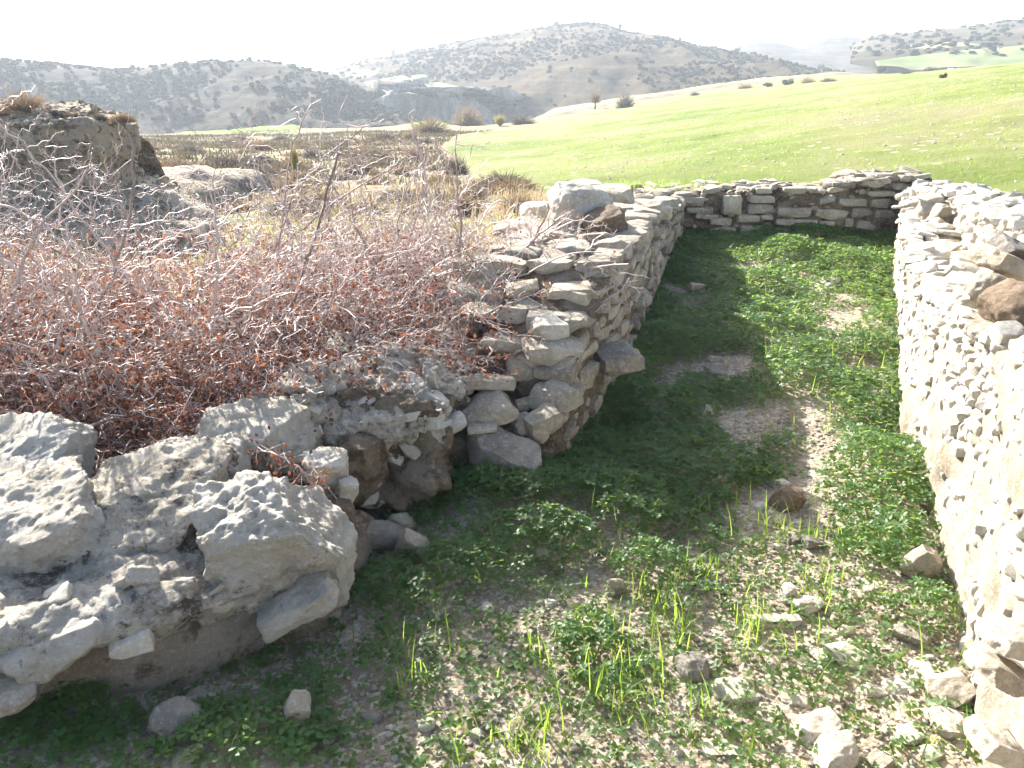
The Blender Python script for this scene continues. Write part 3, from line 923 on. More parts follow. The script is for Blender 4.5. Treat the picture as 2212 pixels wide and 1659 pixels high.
px_rock(735, 1130, 2.78, 60, 110, 0.14, 316, M_brown, "rock", nw, rot=(0.1, 0.05, 0.1), n=10, tint=0.7, rough=0.08)
g = np.random.default_rng(101)
for k in range(34):
    s = g.uniform(0.4, cumL[4])
    pos, tan, _ = frame(LEFT, s)
    nn = np.array([tan[0][1], -tan[0][0]])
    z = g.uniform(0.22, 0.40)
    mb_ = MB() if k == 0 else mb_
    c = pos[0] + nn * (0.02 - (z - 0.22) * 0.45)
    place(mb_, (g.uniform(0.03, 0.12), g.uniform(0.04, 0.08), g.uniform(0.02, 0.06)), int(g.integers(1e6)), (c[0], c[1], z), tan[0], nn, rot=tuple(g.normal(size=3) * 0.3), tint=g.uniform(0.2, 1), n=9, rough=.12, rnd=.3)
o = mb_.build("rubble", M_boulder, nw, loc=(-1.3, 2.4, 0)); o.location = (0, 0, 0)

# ================================================================== ROCK MASS in the middle (broken end of the wall)
rm = empty("wall_stump", (-0.75, 3.5, 0))
tag(rm, "craggy lump of lichened rubble concrete between the low wall and the long wall", "wall stump")
def lump(parent, name, mat, c, ext, seed, n=64, rough=0.22, rnd=0.5, rot=(0, 0, 0), tint=0.6):
    Q, F = rock(ext, seed, n=n, rough=rough, rnd=rnd, cuts=9, cutd=(0.55, 0.95))
    Q = Q + np.sign(Q) * 0
    st = np.sin(Q[:, 2] * 46 + fbm(Q * 5, seed, 3) * 4)
    Q[:, :2] *= (1 + 0.035 * st)[:, None]
    Q = Q @ rotm(*rot).T
    m = MB(); m.add(Q + np.asarray(c), F, tint)
    o = m.build(name, mat, parent, loc=np.array(parent.location)); o.location = (0, 0, 0)
    return o
lump(rm, "rubble_core", M_mortar, (-0.62, 3.62, 0.18), (0.62, 0.85, 0.72), 401, rough=0.16, tint=0.8)
lump(rm, "rubble_core", M_lichen, (-0.92, 3.45, 0.30), (0.55, 0.62, 0.52), 402, rough=0.2, tint=0.8)
lump(rm, "rubble_core", M_lichen, (-0.52, 3.55, 0.42), (0.44, 0.55, 0.34), 403, rough=0.22, tint=0.9)
g = np.random.default_rng(431)
for ch in list(rm.children):
    n_ = len(ch.data.vertices)
    k = 0
    while k < 24:
        v_ = ch.data.vertices[int(g.integers(n_))]
        if (v_.normal.y > -0.1 and v_.normal.z < 0.5) or v_.co.z < -.05: continue
        k += 1
        w_ = g.uniform(.04, .14)
        Q, F = rock((w_, w_ * .7, w_ * g.uniform(.3, .6)), int(g.integers(1e6)), n=8, rnd=.15, cuts=8, rough=.07)
        m_ = MB()
        m_.add(Q @ rotm(*(g.normal(size=3) * .35)).T + np.array(v_.co) - np.array(v_.normal) * w_ * .15 + np.array(rm.location), F, g.uniform(.3, 1))
        o = m_.build("embedded_stone", M_white, rm, loc=np.array(rm.location), sharp=45); o.location = (0, 0, 0)
px_rock(715, 838, 3.55, 220, 85, 0.36, 404, M_boulder, "rock", rm, rot=(0.15, 0.12, 0.1), n=40, rough=0.10, tint=0.9, rnd=0.35)
px_rock(790, 905, 3.35, 190, 70, 0.3, 405, M_lichen, "rock", rm, rot=(0.15, -0.1, 0.2), n=36, rough=0.18, tint=0.9)
px_rock(900, 790, 3.8, 190, 60, 0.4, 406, M_lichen, "rock", rm, rot=(0.1, 0.25, 0.2), n=36, rough=0.18, tint=0.8)
px_rock(950, 840, 3.65, 110, 90, 0.25, 407, M_lichen, "rock", rm, rot=(0.1, 0.4, 0.2), n=30, rough=0.18, tint=0.8)
px_rock(950, 930, 3.42, 120, 32, 0.14, 408, M_white, "rock", rm, rot=(0.1, -0.45, 0.2), n=10, rough=0.05, tint=0.6, rnd=0.2)
px_rock(800, 945, 3.3, 90, 28, 0.12, 409, M_white, "rock", rm, rot=(0.1, -0.1, 0.2), n=10, rough=0.05, tint=0.8)
px_rock(868, 885, 3.38, 45, 42, 0.1, 410, M_stone, "rock", rm, n=8, rnd=0.12, tint=0.6)
px_rock(950, 880, 3.45, 50, 30, 0.1, 411, M_boulder, "rock", rm, rot=(0, 0.5, 0), n=8, tint=0.8)
px_rock(745, 760, 3.95, 120, 60, 0.3, 412, M_lichen, "rock", rm, rot=(0.1, 0.1, 0.1), n=14, tint=0.8)
px_rock(780, 1010, 3.2, 110, 150, 0.2, 413, M_mortar, "rock", rm, rot=(0.1, 0.1, 0.3), n=16, rough=0.08, tint=0.9)
px_rock(880, 1000, 3.4, 120, 110, 0.2, 414, M_plaster, "rock", rm, rot=(0.1, -0.1, 0.3), n=16, rough=0.08, tint=0.9)

# ================================================================== loose stones, each a thing of its own
def slope_pt(u, v):
    return ground_pt(u, v)

def loose(u, v, y, wpx, hpx, depth, seed, mat, label, rot=(0, 0, 0), n=10, tint=0.6, group=None, name="stone", cat="stone", lift=0.0, **kw):
    if y is None:                              # lies on the ground where the sight line meets it
        y = ground_pt(u, v + hpx * 0.35)[1]
        y += 0.0
    o = px_rock(u, v, y, wpx, hpx, depth, seed, mat, name, None, rot, n, tint, **kw)
    if lift: o.location.z += lift
    return tag(o, label, cat, group)

G_F = "loose stones lying on the floor of the enclosure"
# floor stones
LS = [
 (815, 1160, None, 115, 80, .10, M_grey, "large bluish grey slab leaning in clover at the foot of the low wall", (.5, .35, .5), .9),
 (893, 1178, None, 75, 95, .07, M_stone, "pale angular slab just right of the leaning grey slab in the clover", (.4, .5, -.3), .7),
 (865, 1130, None, 60, 55, .08, M_stone, "small rounded pale stone behind the leaning grey slab", (.4, .2, .4), .6),
 (372, 1552, None, 95, 95, .12, M_grey, "broad grey stone half hidden by clover at the lower left", (.5, .3, .3), .9),
 (640, 1530, None, 52, 85, .08, M_stone, "upright pale pointed stone among clover at the bottom left", (.1, .25, .3), .7),
 (440, 1510, None, 70, 40, .10, M_stone, "dull rounded stone against the base of the low wall", (.1, .1, .3), .3),
 (400, 1640, None, 55, 40, .06, M_stone, "pale stone at the bottom edge left among clover", (.3, .1, .3), .8),
 (1327, 1268, None, 42, 48, .05, M_stone, "small pale upright stone at the edge of the clover, middle of the floor", (.2, .3, .5), .9),
 (1497, 1437, None, 66, 46, .10, M_grey, "grey rounded stone alone among grass and gravel", (.2, .1, .3), 1.0),
 (1588, 1487, None, 95, 34, .10, M_white, "pale flat stone in the grass to the right of the lone grey stone", (.2, .1, .3), .6),
 (1702, 1078, None, 60, 54, .10, M_brown, "dark brown stone at the tip of the wall's shadow", (.2, .25, .5), .9),
 (1684, 1122, None, 34, 16, .05, M_stone, "tiny pale stone just below the dark brown stone", (.2, .1, .3), .9),
 (1700, 1282, None, 28, 52, .05, M_white, "white stone standing on end behind the bright flat slab", (.1, .2, .3), .6),
 (1748, 1303, None, 76, 30, .07, M_white, "bright white wedge lying beside the stone standing on end", (.2, .2, .3), 1.0),
 (1680, 1339, None, 106, 22, .06, M_white, "long straight edged white slab lying in grass", (.15, .05, .1), 1.0),
 (1808, 1340, None, 40, 30, .05, M_stone, "small broken stone above the long pointed slab", (.2, .1, .7), .6),
 (1832, 1362, None, 42, 22, .03, M_white, "thin white flake beside the small broken stone", (.2, .4, .3), 1.0),
 (1963, 1364, None, 66, 42, .09, M_stone, "tan block with a hollow top near the right wall", (.3, .15, -.35), .3),
 (1907, 1335, None, 25, 18, .04, M_brown, "small round tan pebble to the left of the tan hollow block", (.2, .1, .3), 1.0),
 (1838, 1417, None, 120, 26, .09, M_white, "long pointed white slab lying diagonally on the gravel", (.1, .28, -.3), 1.0),
 (1785, 1417, None, 60, 20, .06, M_white, "small white wedge at the left end of the long pointed slab", (.1, .1, .3), .8),
 (2045, 1492, None, 105, 62, .12, M_stone, "tan squared block leaning at the foot of the right wall", (.3, -.5, .2), .8),
 (2075, 1518, None, 56, 34, .08, M_stone, "small tan stone tucked below the leaning squared block", (.2, -.3, .2), .6),
 (2055, 1560, None, 90, 34, .10, M_white, "pale smooth stone below the leaning squared block", (.2, .25, .2), .8),
 (1765, 1570, None, 100, 56, .10, M_white, "broad pale block near the bottom edge, upper one of a pair", (.35, -.1, .3), .9),
 (1808, 1622, None, 96, 70, .11, M_white, "squared pale block at the bottom edge, lower one of a pair", (.25, .1, .15), .8),
 (1903, 1642, None, 44, 40, .06, M_stone, "small rough stone right of the pair of pale blocks at the bottom edge", (.1, -.5, .3), .8),
 (1752, 1597, None, 40, 22, .05, M_white, "small pale chip wedged left of the pair of pale blocks", (.1, .3, .3), .7),
 (1985, 1212, None, 58, 86, .09, M_stone, "long pale stone leaning up against the foot of the right wall", (.3, .6, .2), .7),
 (1718, 1507, None, 66, 22, .06, M_white, "low flat pale stone lying between grass and bare gravel", (.1, .1, -.2), .7),
 (1990, 1455, None, 70, 30, .10, M_white, "flat pale stone half sunk in gravel above the tan squared block", (.15, .0, .3), .7),
 (1942, 1480, None, 70, 18, .08, M_white, "flat whitish flake on the gravel left of the tan squared block", (.1, .0, .3), .6),
 (1785, 613, None, 62, 22, .16, M_white, "sunlit pale flat stone in the clover, middle of the strip", (.2, -.2, .2), .9),
 (1503, 622, None, 34, 26, .10, M_stone, "pale stone in the shaded clover beside the long wall", (.1, .1, .2), .7),
 (1528, 886, None, 32, 26, .06, M_white, "small white stone on shaded clover, left of the bare soil patch", (.1, .2, .2), .9),
 (1870, 541, None, 44, 12, .12, M_white, "small flat pale stone in clover close to the far end", (.1, .0, .2), .9),
 (1555, 800, None, 62, 14, .12, M_grey, "thin pale slab on bare soil in the wall's shadow", (.1, .12, .2), .9),
 (1690, 1045, None, 40, 20, .06, M_white, "small white stone in the sun above the dark brown stone", (.1, .1, .2), .7),
 (1545, 775, None, 30, 14, .06, M_stone, "pale chip just above the thin slab in shade", (.1, .0, .2), .7),
 (1760, 1170, None, 50, 22, .06, M_grey, "flat grey stone in the shade below the dark brown stone", (.1, .15, .2), .8),
 (1720, 1165, None, 30, 18, .05, M_grey, "small grey chip left of the flat grey stone in shade", (.1, .15, .2), .9),
 (1885, 1262, None, 60, 14, .06, M_white, "thin white flake lying on pale gravel, right of the grass tufts", (.1, .0, .2), .8),
 (843, 1504, None, 20, 17, .025, M_white, "small round white pebble like an egg on dark soil", (0, 0, 0), 1.0),
 (800, 1548, None, 50, 20, .04, M_grey, "thin grey flake below the small round white pebble", (.1, .1, .3), .7),
 (1105, 1435, None, 30, 22, .03, M_grey, "smooth grey oval pebble in the shaded gravel", (0, 0, .3), 1.0),
 (1030, 1585, None, 36, 24, .04, M_white, "pale pebble in grass at the bottom edge, middle", (.1, .1, .3), .7),
 (1245, 1608, None, 50, 30, .05, M_stone, "rough tan pebble in grass at the bottom edge", (.1, .2, .3), .7),
 (1160, 1545, None, 34, 24, .04, M_stone, "tan pebble among bright grass blades near the bottom", (.1, .2, .3), .8),
 (1890, 1490, None, 46, 20, .05, M_white, "pale wedge on gravel above the broad block pair", (.1, .2, .3), .8),
 (1965, 1585, None, 60, 24, .06, M_white, "flat pale stone on gravel near the lower right corner", (.1, .1, .3), .8),
 (2010, 1625, None, 44, 22, .05, M_white, "small flat pale stone beside the lower right wall foot", (.1, .1, .3), .7),
 (1560, 1620, None, 80, 20, .05, M_white, "thin pale slab in grass at the bottom, left of the block pair", (.1, .1, .1), .8),
]
for k, (u, v, y, w, h, d, mt, lab, rt, tn) in enumerate(LS):
    loose(u, v, y, w, h, d, 500 + k, mt, lab, rt, 16 if w > 40 else 8, tn, G_F, rnd=0.75 if "round" in lab or "oval" in lab else 0.18, rough=0.085, cuts=9, lift=-h / FPX * 0.35)

G_R = "loose stones fallen from the broken end of the long wall"
for k, (u, v, y, w, h, d, mt, lab, rt, tn) in enumerate([
 (1080, 985, 3.45, 175, 95, .20, M_grey, "large bluish grey slab tilted down into the clover at the broken wall end", (.25, .42, -.35), .95),
 (1154, 1051, 3.28, 52, 44, .10, M_brown, "small brown pointed stone sticking out beneath the tilted slab", (.1, .5, .2), .9),
 (1058, 886, 3.62, 118, 58, .22, M_stone, "thick rough edged slab resting below the long narrow stone", (.1, -.3, .2), .6),
 (1052, 826, 3.72, 120, 30, .12, M_stone, "long narrow stone pointing right out of the rock lump", (.05, .06, .1), .5),
 (1035, 922, 3.5, 75, 20, .14, M_stone, "thin flat stone under the thick rough edged slab", (.05, -.05, .1), .7),
 (1128, 916, 3.62, 46, 36, .10, M_stone, "small block sitting on soil at the broken wall end", (.1, -.1, .5), .9),
 (1167, 912, 3.62, 78, 62, .16, M_stone, "flat topped stone at the wall corner right of the small block", (.15, -.25, .5), .7),
 (1136, 872, 3.75, 46, 22, .10, M_stone, "small low rounded stone behind the small block", (.1, -.1, .2), .6),
 (1140, 795, 3.92, 90, 34, .16, M_stone, "rounded flat stone under the overhanging course", (.1, .15, .2), .6),
 (1208, 855, 3.72, 70, 50, .16, M_stone, "wedge shaped stone on the corner above the flat topped stone", (.1, -.4, .5), .5),
 (1183, 712, 4.02, 78, 52, .18, M_white, "thick round topped block at the step of the long wall", (.1, .05, .2), .7),
 (1192, 752, 3.95, 125, 40, .24, M_stone, "wide slab beneath the round topped block", (.05, -.02, .2), .7),
 (1215, 790, 3.88, 66, 50, .16, M_stone, "squared block beneath the wide slab", (.05, .05, .3), .5),
 (1150, 668, 4.25, 80, 34, .2, M_stone, "low flat stone behind the round topped block", (.1, .1, .2), .6),
 (1335, 775, 4.28, 88, 44, .26, M_stone, "dark flat slab jutting from the shaded face of the long wall", (.05, -.15, .2), .2),
 (965, 945, 3.35, 26, 44, .06, M_brown, "small pointed shard hanging below the rock lump", (.1, .2, .1), .8)]):
    loose(u, v, y, w, h, d, 600 + k, mt, lab, rt, 16, tn, G_R, rnd=0.18, rough=0.08, cuts=9)

G_T = "stones lying on top of the long wall"
for k, (u, v, y, w, h, d, mt, lab, rt, tn, rn) in enumerate([
 (1253, 450, 5.8, 132, 88, .34, M_white, "big pale boulder balanced on top of the long wall", (.35, .22, .15), .4, .55),
 (1298, 492, 5.55, 100, 66, .30, M_brown, "dark grey brown boulder wedged under the big pale boulder", (.1, -.35, .2), .5, .4),
 (1316, 527, 5.3, 130, 28, .30, M_stone, "flat slab beneath the dark grey brown boulder", (.05, -.1, .2), .5, .2),
 (1413, 450, 7.0, 70, 34, .3, M_stone, "squared pale block at the far end of the long wall's top", (.1, -.1, .2), .8, .2),
 (1365, 485, 6.2, 60, 42, .22, M_stone, "thick pale block right of the dark grey brown boulder", (.1, -.1, .2), .7, .2),
 (1243, 566, 5.0, 54, 28, .16, M_white, "small bright white stone on the wall top nearer the camera", (.2, -.25, .4), .9, .15),
 (1160, 452, 6.6, 74, 28, .3, M_white, "flat pale slab left of the big pale boulder", (.05, -.1, .1), .8, .2),
 (1120, 490, 6.2, 110, 24, .3, M_stone, "long flat slab on the bush side of the wall top", (.05, -.15, .1), .8, .2),
 (1170, 520, 5.7, 120, 46, .3, M_white, "broad pale slab with a crumbled edge below the big boulder", (.08, -.15, .2), .7, .2),
 (1215, 500, 5.7, 40, 40, .14, M_stone, "small upright stone propping up the big pale boulder", (.1, .3, .2), .5, .3),
 (1320, 418, 7.4, 100, 28, .4, M_stone, "rubbly pale stone behind the big boulder", (.1, .05, .2), .8, .3),
 (1260, 398, 7.8, 70, 12, .3, M_stone, "thin flat stone farthest back behind the boulders", (.05, .0, .2), .7, .2)]):
    loose(u, v, y, w, h, d, 650 + k, mt, lab, rt, 20, tn, G_T, rnd=rn, rough=0.09, cuts=7, name="boulder" if "boulder" in lab.split(" on ")[0].split(" wedged")[0] else "stone")

G_S = "stones heaped on the ledge of the right wall"
for k, (u, v, y, w, h, d, mt, lab, rt, tn, rn) in enumerate([
 (2205, 545, 3.55, 110, 46, .2, M_grey, "dark edged slab slanting down at the top of the right hand heap", (.1, .45, .2), .45, .2),
 (2172, 572, 3.5, 130, 46, .22, M_stone, "long pale tilted slab just under the dark edged slab", (.1, .38, .2), 1.0, .25),
 (2135, 622, 3.4, 58, 66, .12, M_stone, "narrow tan wedge standing between the slab and the brown boulder", (.1, .55, .2), .9, .2),
 (2192, 668, 3.1, 96, 86, .24, M_brown, "rounded brown boulder on the ledge of the right wall", (.1, -.5, .2), .95, .5),
 (2098, 646, 3.5, 60, 30, .14, M_white, "small pale stone left of the brown boulder", (.1, .2, .2), .8, .3),
 (2128, 690, 3.2, 60, 16, .12, M_stone, "thin stone under the left side of the brown boulder", (.1, .1, .2), .6, .2),
 (2155, 722, 3.05, 110, 36, .16, M_lichen, "dark lichened rock beneath the brown boulder", (.1, .1, .2), .8, .3),
 (2050, 614, 4.1, 76, 20, .18, M_white, "flat slab on the ledge left of the heap", (.0, .02, .2), 1.0, .15),
 (2010, 430, 7.1, 50, 18, .2, M_stone, "flat stone capping the upright stones at the ledge's far end", (.05, -.05, .2), .7, .25),
 (1996, 468, 7.0, 40, 66, .16, M_stone, "upright pale stone at the far end of the ledge", (.05, .15, .2), .7, .4),
 (2030, 472, 6.8, 34, 60, .16, M_stone, "second upright stone right of a dark cleft at the ledge's far end", (.05, -.1, .2), .6, .4),
 (1985, 535, 6.2, 50, 20, .16, M_white, "small flat stone at the outer edge of the ledge, far end", (.0, .0, .2), .7, .2),
 (1968, 556, 6.0, 44, 20, .16, M_white, "pale stone overhanging the face of the right wall, far end", (.0, .1, .2), .8, .2),
 (2140, 1275, 1.95, 0, 0, 0, None, None, None, 0, 0),
 (2190, 1380, 1.72, 130, 44, .12, M_white, "pale flat slab set slanting in the near foot of the right wall", (.1, .3, .2), .7, .25),
 (2180, 1460, 1.66, 150, 40, .12, M_stone, "long slanting slab low in the near end of the right wall", (.1, .5, .2), .9, .25),
 (2150, 1600, 1.62, 130, 50, .12, M_white, "pale slab in the lower right corner", (.1, .5, .2), .8, .25)]):
    if lab:
        loose(u, v, y, w, h, d, 700 + k, mt, lab, rt, 18, tn, G_S, rnd=rn, rough=0.08, cuts=7, name="boulder" if "boulder on the ledge" in lab else "stone")

# ================================================================== GROUND COVER on the floor
def blobs(u, v, L):
    o = np.zeros(u.shape)
    for (cu, cv, ru, rv, a) in L:
        o = np.maximum(o, a * np.exp(-(((u - cu) / ru) ** 2 + ((v - cv) / rv) ** 2) ** 1.5))
    return o
BARE = [(1565, 800, 75, 32, 1), (1630, 915, 90, 50, 1), (1760, 940, 60, 110, .95), (1810, 690, 60, 50, .85), (1620, 577, 65, 10, 1), (1700, 1130, 120, 60, .95), (1500, 660, 45, 30, .8), (1740, 1010, 60, 60, .8), (1790, 530, 50, 10, .6), (1700, 740, 80, 20, .6), (1500, 1010, 60, 15, .5), (1120, 1040, 40, 20, .5)]
PATCH = [(1400, 1245, 90, 45, .95), (1270, 1400, 80, 60, .85), (100, 1570, 230, 100, 1.1), (450, 1600, 140, 80, .8), (700, 1500, 120, 60, .5), (620, 1590, 150, 80, .8), (1000, 990, 170, 90, 1), (860, 1290, 120, 60, .8), (900, 1400, 60, 40, .6), (2000, 1330, 70, 60, .8), (1900, 1180, 120, 90, .9), (960, 1530, 70, 70, .6), (850, 1450, 90, 60, .5), (1340, 1490, 120, 60, .5),
         (1000, 1240, 160, 50, .9), (1180, 1180, 170, 60, 1), (1380, 1150, 200, 60, 1), (1150, 1450, 60, 30, .4), (1500, 1320, 100, 50, .45), (1690, 1420, 70, 50, .25)]
def cover(X, Y):
    Z = H(X, Y)
    P = np.stack([X, Y, Z], -1)
    u, v = proj(P)
    base = sst(1190, 1060, v)
    d = np.maximum(base, blobs(u, v, PATCH))
    d = d * (1 - blobs(u, v, BARE))
    nz = fbm(xy0(X, Y, 3.0), 61, 4)
    d = d * sst(-0.38, 0.02, nz + (d - 0.55) * 0.55)
    d = np.maximum(d, 0.16 * (v > 1150))
    return P, u, v, d

def room_points(n, seed, y0=1.4, y1=8.6):
    g = np.random.default_rng(seed)
    # more points per area where it is near
    Y = g.uniform(y0, y1, n)
    X = g.uniform(-2.2, 4.2, n)
    k = (sdist(X, Y, ROOM) < 0.03)
    return X[k], Y[k], g

def clover(n, seed, size, y0, y1, heart=True, dens=1.0, name="clover_cover"):
    X, Y, g = room_points(n, seed, y0, y1)
    P, u, v, d = cover(X, Y)
    keep = (g.random(len(X)) < d * dens) & (u > -80) & (u < 2300) & (v < 1760)
    P, u, v, d = P[keep], u[keep], v[keep], d[keep]
    n = len(P)
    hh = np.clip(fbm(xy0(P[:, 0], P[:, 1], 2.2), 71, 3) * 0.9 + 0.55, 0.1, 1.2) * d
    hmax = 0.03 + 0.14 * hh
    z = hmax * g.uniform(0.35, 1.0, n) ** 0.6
    C = P + np.stack([g.normal(0, .01, n), g.normal(0, .01, n), z], -1)
    N = np.stack([g.normal(0, .38, n), g.normal(-0.05, .38, n), np.ones(n)], -1)
    N /= np.linalg.norm(N, axis=1, keepdims=True)
    A = np.cross(N, np.stack([np.cos(a := g.uniform(0, 6.28, n)), np.sin(a), np.zeros(n)], -1))
    A /= np.linalg.norm(A, axis=1, keepdims=True)
    B = np.cross(N, A)
    S = g.uniform(*size, n)
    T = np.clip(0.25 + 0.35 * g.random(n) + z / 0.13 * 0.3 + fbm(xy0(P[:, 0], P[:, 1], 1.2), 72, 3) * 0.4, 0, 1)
    lv = np.array([(0, 0, 0), (.62, .40, .10), (1.02, .34, .02), (.84, 0, -.04), (1.02, -.34, .02), (.62, -.40, .10)]) if heart else np.array([(0, 0, 0), (.6, .48, .12), (1.0, 0, 0), (.6, -.48, .12)])
    m = MB()
    for k in range(3):
        th = k * 2.094 + g.normal(0, .12, n)
        c_, s_ = np.cos(th)[:, None], np.sin(th)[:, None]
        R1 = A * c_ + B * s_
        R2 = -A * s_ + B * c_
        dr = g.uniform(-.25, .15, n)[:, None]
        V = C[:, None] + S[:, None, None] * (R1[:, None] * lv[None, :, 0:1] + R2[:, None] * lv[None, :, 1:2] + N[:, None] * (lv[None, :, 2:3] + dr[:, None] * lv[None, :, 0:1]))
        q = len(lv)
        base = np.arange(n)[:, None] * q
        F = np.concatenate([base + np.array([[0, 5, 4, 3]]), base + np.array([[0, 3, 2, 1]])]) if heart else base + np.array([[0, 3, 2, 1]])
        m.add(V.reshape(-1, 3), F, np.repeat(T, q))
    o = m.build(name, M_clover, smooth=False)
    tag(o, kind="stuff")
    # thin stalks would hide under the leaves: left to the near ones
    return o, n
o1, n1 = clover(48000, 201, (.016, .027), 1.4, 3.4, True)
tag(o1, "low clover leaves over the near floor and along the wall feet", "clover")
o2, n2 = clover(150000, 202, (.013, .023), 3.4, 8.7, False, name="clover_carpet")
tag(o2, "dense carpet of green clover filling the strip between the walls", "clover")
print("clover", n1, n2)

# pebbles
def gravel(n, seed, y0, y1, sizes, name, lab, mat):
    X, Y, g = room_points(n, seed, y0, y1)
    P, u, v, d = cover(X, Y)
    dens = np.where(v > 1100, .55 + .45 * sst(-.2, .3, fbm(xy0(X, Y, 2.5), 81, 3)), .12 + .8 * blobs(u, v, BARE) * .5)
    dens = dens * (1 - .5 * np.clip(d, 0, 1))
    keep = (g.random(len(X)) < dens) & (u > -60) & (u < 2280) & (v < 1740)
    P = P[keep]; n = len(P)
    protos = [rock((1, .85, .6), 4000 + i, n=3, rnd=.65 if i % 2 else .35, cuts=5, rough=.05) for i in range(10)]
    S = g.uniform(0, 1, n) ** 3 * (sizes[1] - sizes[0]) + sizes[0]
    m = MB()
    for i, (Q, F) in enumerate(protos):
        k = np.where(np.arange(n) % 10 == i)[0]
        if not len(k): continue
        a = g.uniform(0, 6.28, len(k))
        c, s = np.cos(a)[:, None], np.sin(a)[:, None]
        q = Q[None] * S[k][:, None, None] * (1 + g.uniform(-.25, .25, (len(k), 1, 3)))
        V = np.stack([q[..., 0] * c - q[..., 1] * s, q[..., 0] * s + q[..., 1] * c, q[..., 2]], -1) + P[k][:, None] + np.array([0, 0, 1]) * (S[k] * .12)[:, None, None]
        FF = (F[None] + (np.arange(len(k)) * len(Q))[:, None, None]).reshape(-1, 4)
        m.add(V.reshape(-1, 3), FF, np.repeat(g.uniform(0, 1, len(k)), len(Q)))
    return tag(m.build(name, mat), lab, "gravel", kind="stuff"), n
_, n3 = gravel(58000, 301, 1.4, 4.3, (.005, .022), "gravel", "pebbles and grit strewn over the near floor", M_stone)
_, n4 = gravel(800, 302, 1.4, 6.0, (.02, .06), "gravel", "larger chips of pale stone strewn over the near floor", M_white)
print("gravel", n3, n4)

# grass blades
def blades(pts, g, lmin, lmax, w, mat, name, lab, cat="grass", lean=0.5, upb=1.0, tlo=0, thi=1, parent=None, kind="stuff"):
    n = len(pts)
    L = g.uniform(lmin, lmax, n)
    a = g.uniform(0, 6.28, n)
    dx, dy = np.cos(a), np.sin(a)
    ln = g.uniform(0.1, lean, n)
    wx, wy = -dy, dx
    V = []
    for k, t in enumerate((0, .35, .7, 1.0)):
        out = ln * L * t ** 1.8
        up = L * t * np.sqrt(np.clip(1 - (ln * t) ** 2, .1, 1)) * upb
        ww = w * (1, .9, .6, .08)[k]
        c = pts + np.stack([dx * out, dy * out, up], -1)
        V += [c + np.stack([wx, wy, np.zeros(n)], -1) * ww, c - np.stack([wx, wy, np.zeros(n)], -1) * ww]
    V = np.stack(V, 1)
    F = (np.arange(n)[:, None, None] * 8 + np.array([[0, 1, 3, 2], [2, 3, 5, 4], [4, 5, 7, 6]])[None]).reshape(-1, 4)
    m = MB(); m.add(V.reshape(-1, 3), F, np.repeat(g.uniform(tlo, thi, n), 8))
    o = m.build(name, mat, parent, smooth=False)
    if kind: tag(o, lab, cat, kind=kind)
    return o
GR = [(1740, 1290, 60, 60, 1), (1640, 1180, 180, 60, .6), (1500, 1230, 160, 70, .7), (1320, 1230, 90, 60, .5), (1150, 1590, 160, 70, 1), (1450, 1350, 130, 80, .8), (1450, 1620, 160, 60, .9), (1600, 1400, 130, 80, .6), (900, 1350, 70, 80, .35), (1280, 1500, 170, 80, .7), (1000, 1560, 90, 60, .5), (1650, 1000, 40, 60, .35), (1620, 640, 50, 30, .3), (1780, 1380, 60, 60, .4), (880, 1480, 60, 60, .4), (1560, 1540, 100, 60, .5)]
X, Y, g = room_points(120000, 401, 1.4, 8.0)
P, u, v, d = cover(X, Y)
gd = blobs(u, v, GR) * sst(-.15, .35, fbm(xy0(X, Y, 7), 91, 3)) * .75 + .008
k = (g.random(len(X)) < gd) & (v < 1760) & (u > 0)
blades(P[k], g, .05, .19, .0026, M_blade, "grass", "bright young grass blades sprouting from the gravel", lean=.7)
k = (g.random(len(X)) < .012) & (v < 1700)
blades(P[k], g, .03, .12, .0014, M_dry, "dry_grass", "thin straw coloured stalks among the clover and gravel", lean=.95, upb=.7)
# straw along the foot of the right wall, on the ledge and on the far wall
pts = []
g = np.random.default_rng(55)
for i in range(700):
    s = g.uniform(sR(2.2), sR(8.0)); pos, tan, _ = frame(RIGHT, s)
    nn = np.array([-tan[0][1], tan[0][0]])
    q = pos[0] + nn * g.uniform(0.01, .10)
    pts.append((q[0], q[1], float(H(q[0], q[1]))))
for i in range(260):
    s = g.uniform(sR(5.0), sR(7.3)); pos, tan, _ = frame(RIGHT, s)
    nn = np.array([-tan[0][1], tan[0][0]])
    q = pos[0] - nn * g.uniform(.1, .35)
    pts.append((q[0], q[1], rledge(s) - .01))
blades(np.array(pts), g, .02, .09, .0015, M_dry, "dry_grass", "straw along the foot and ledge of the right wall", lean=.9)
pts = np.stack([g.uniform(0.9, 2.3, 500), g.uniform(8.6, 9.1, 500), g.uniform(.76, .80, 500)], -1)
blades(pts, g, .02, .07, .002, M_blade, "grass", "small tuft of green weeds on the far left corner of the walls", lean=.9, thi=.6)

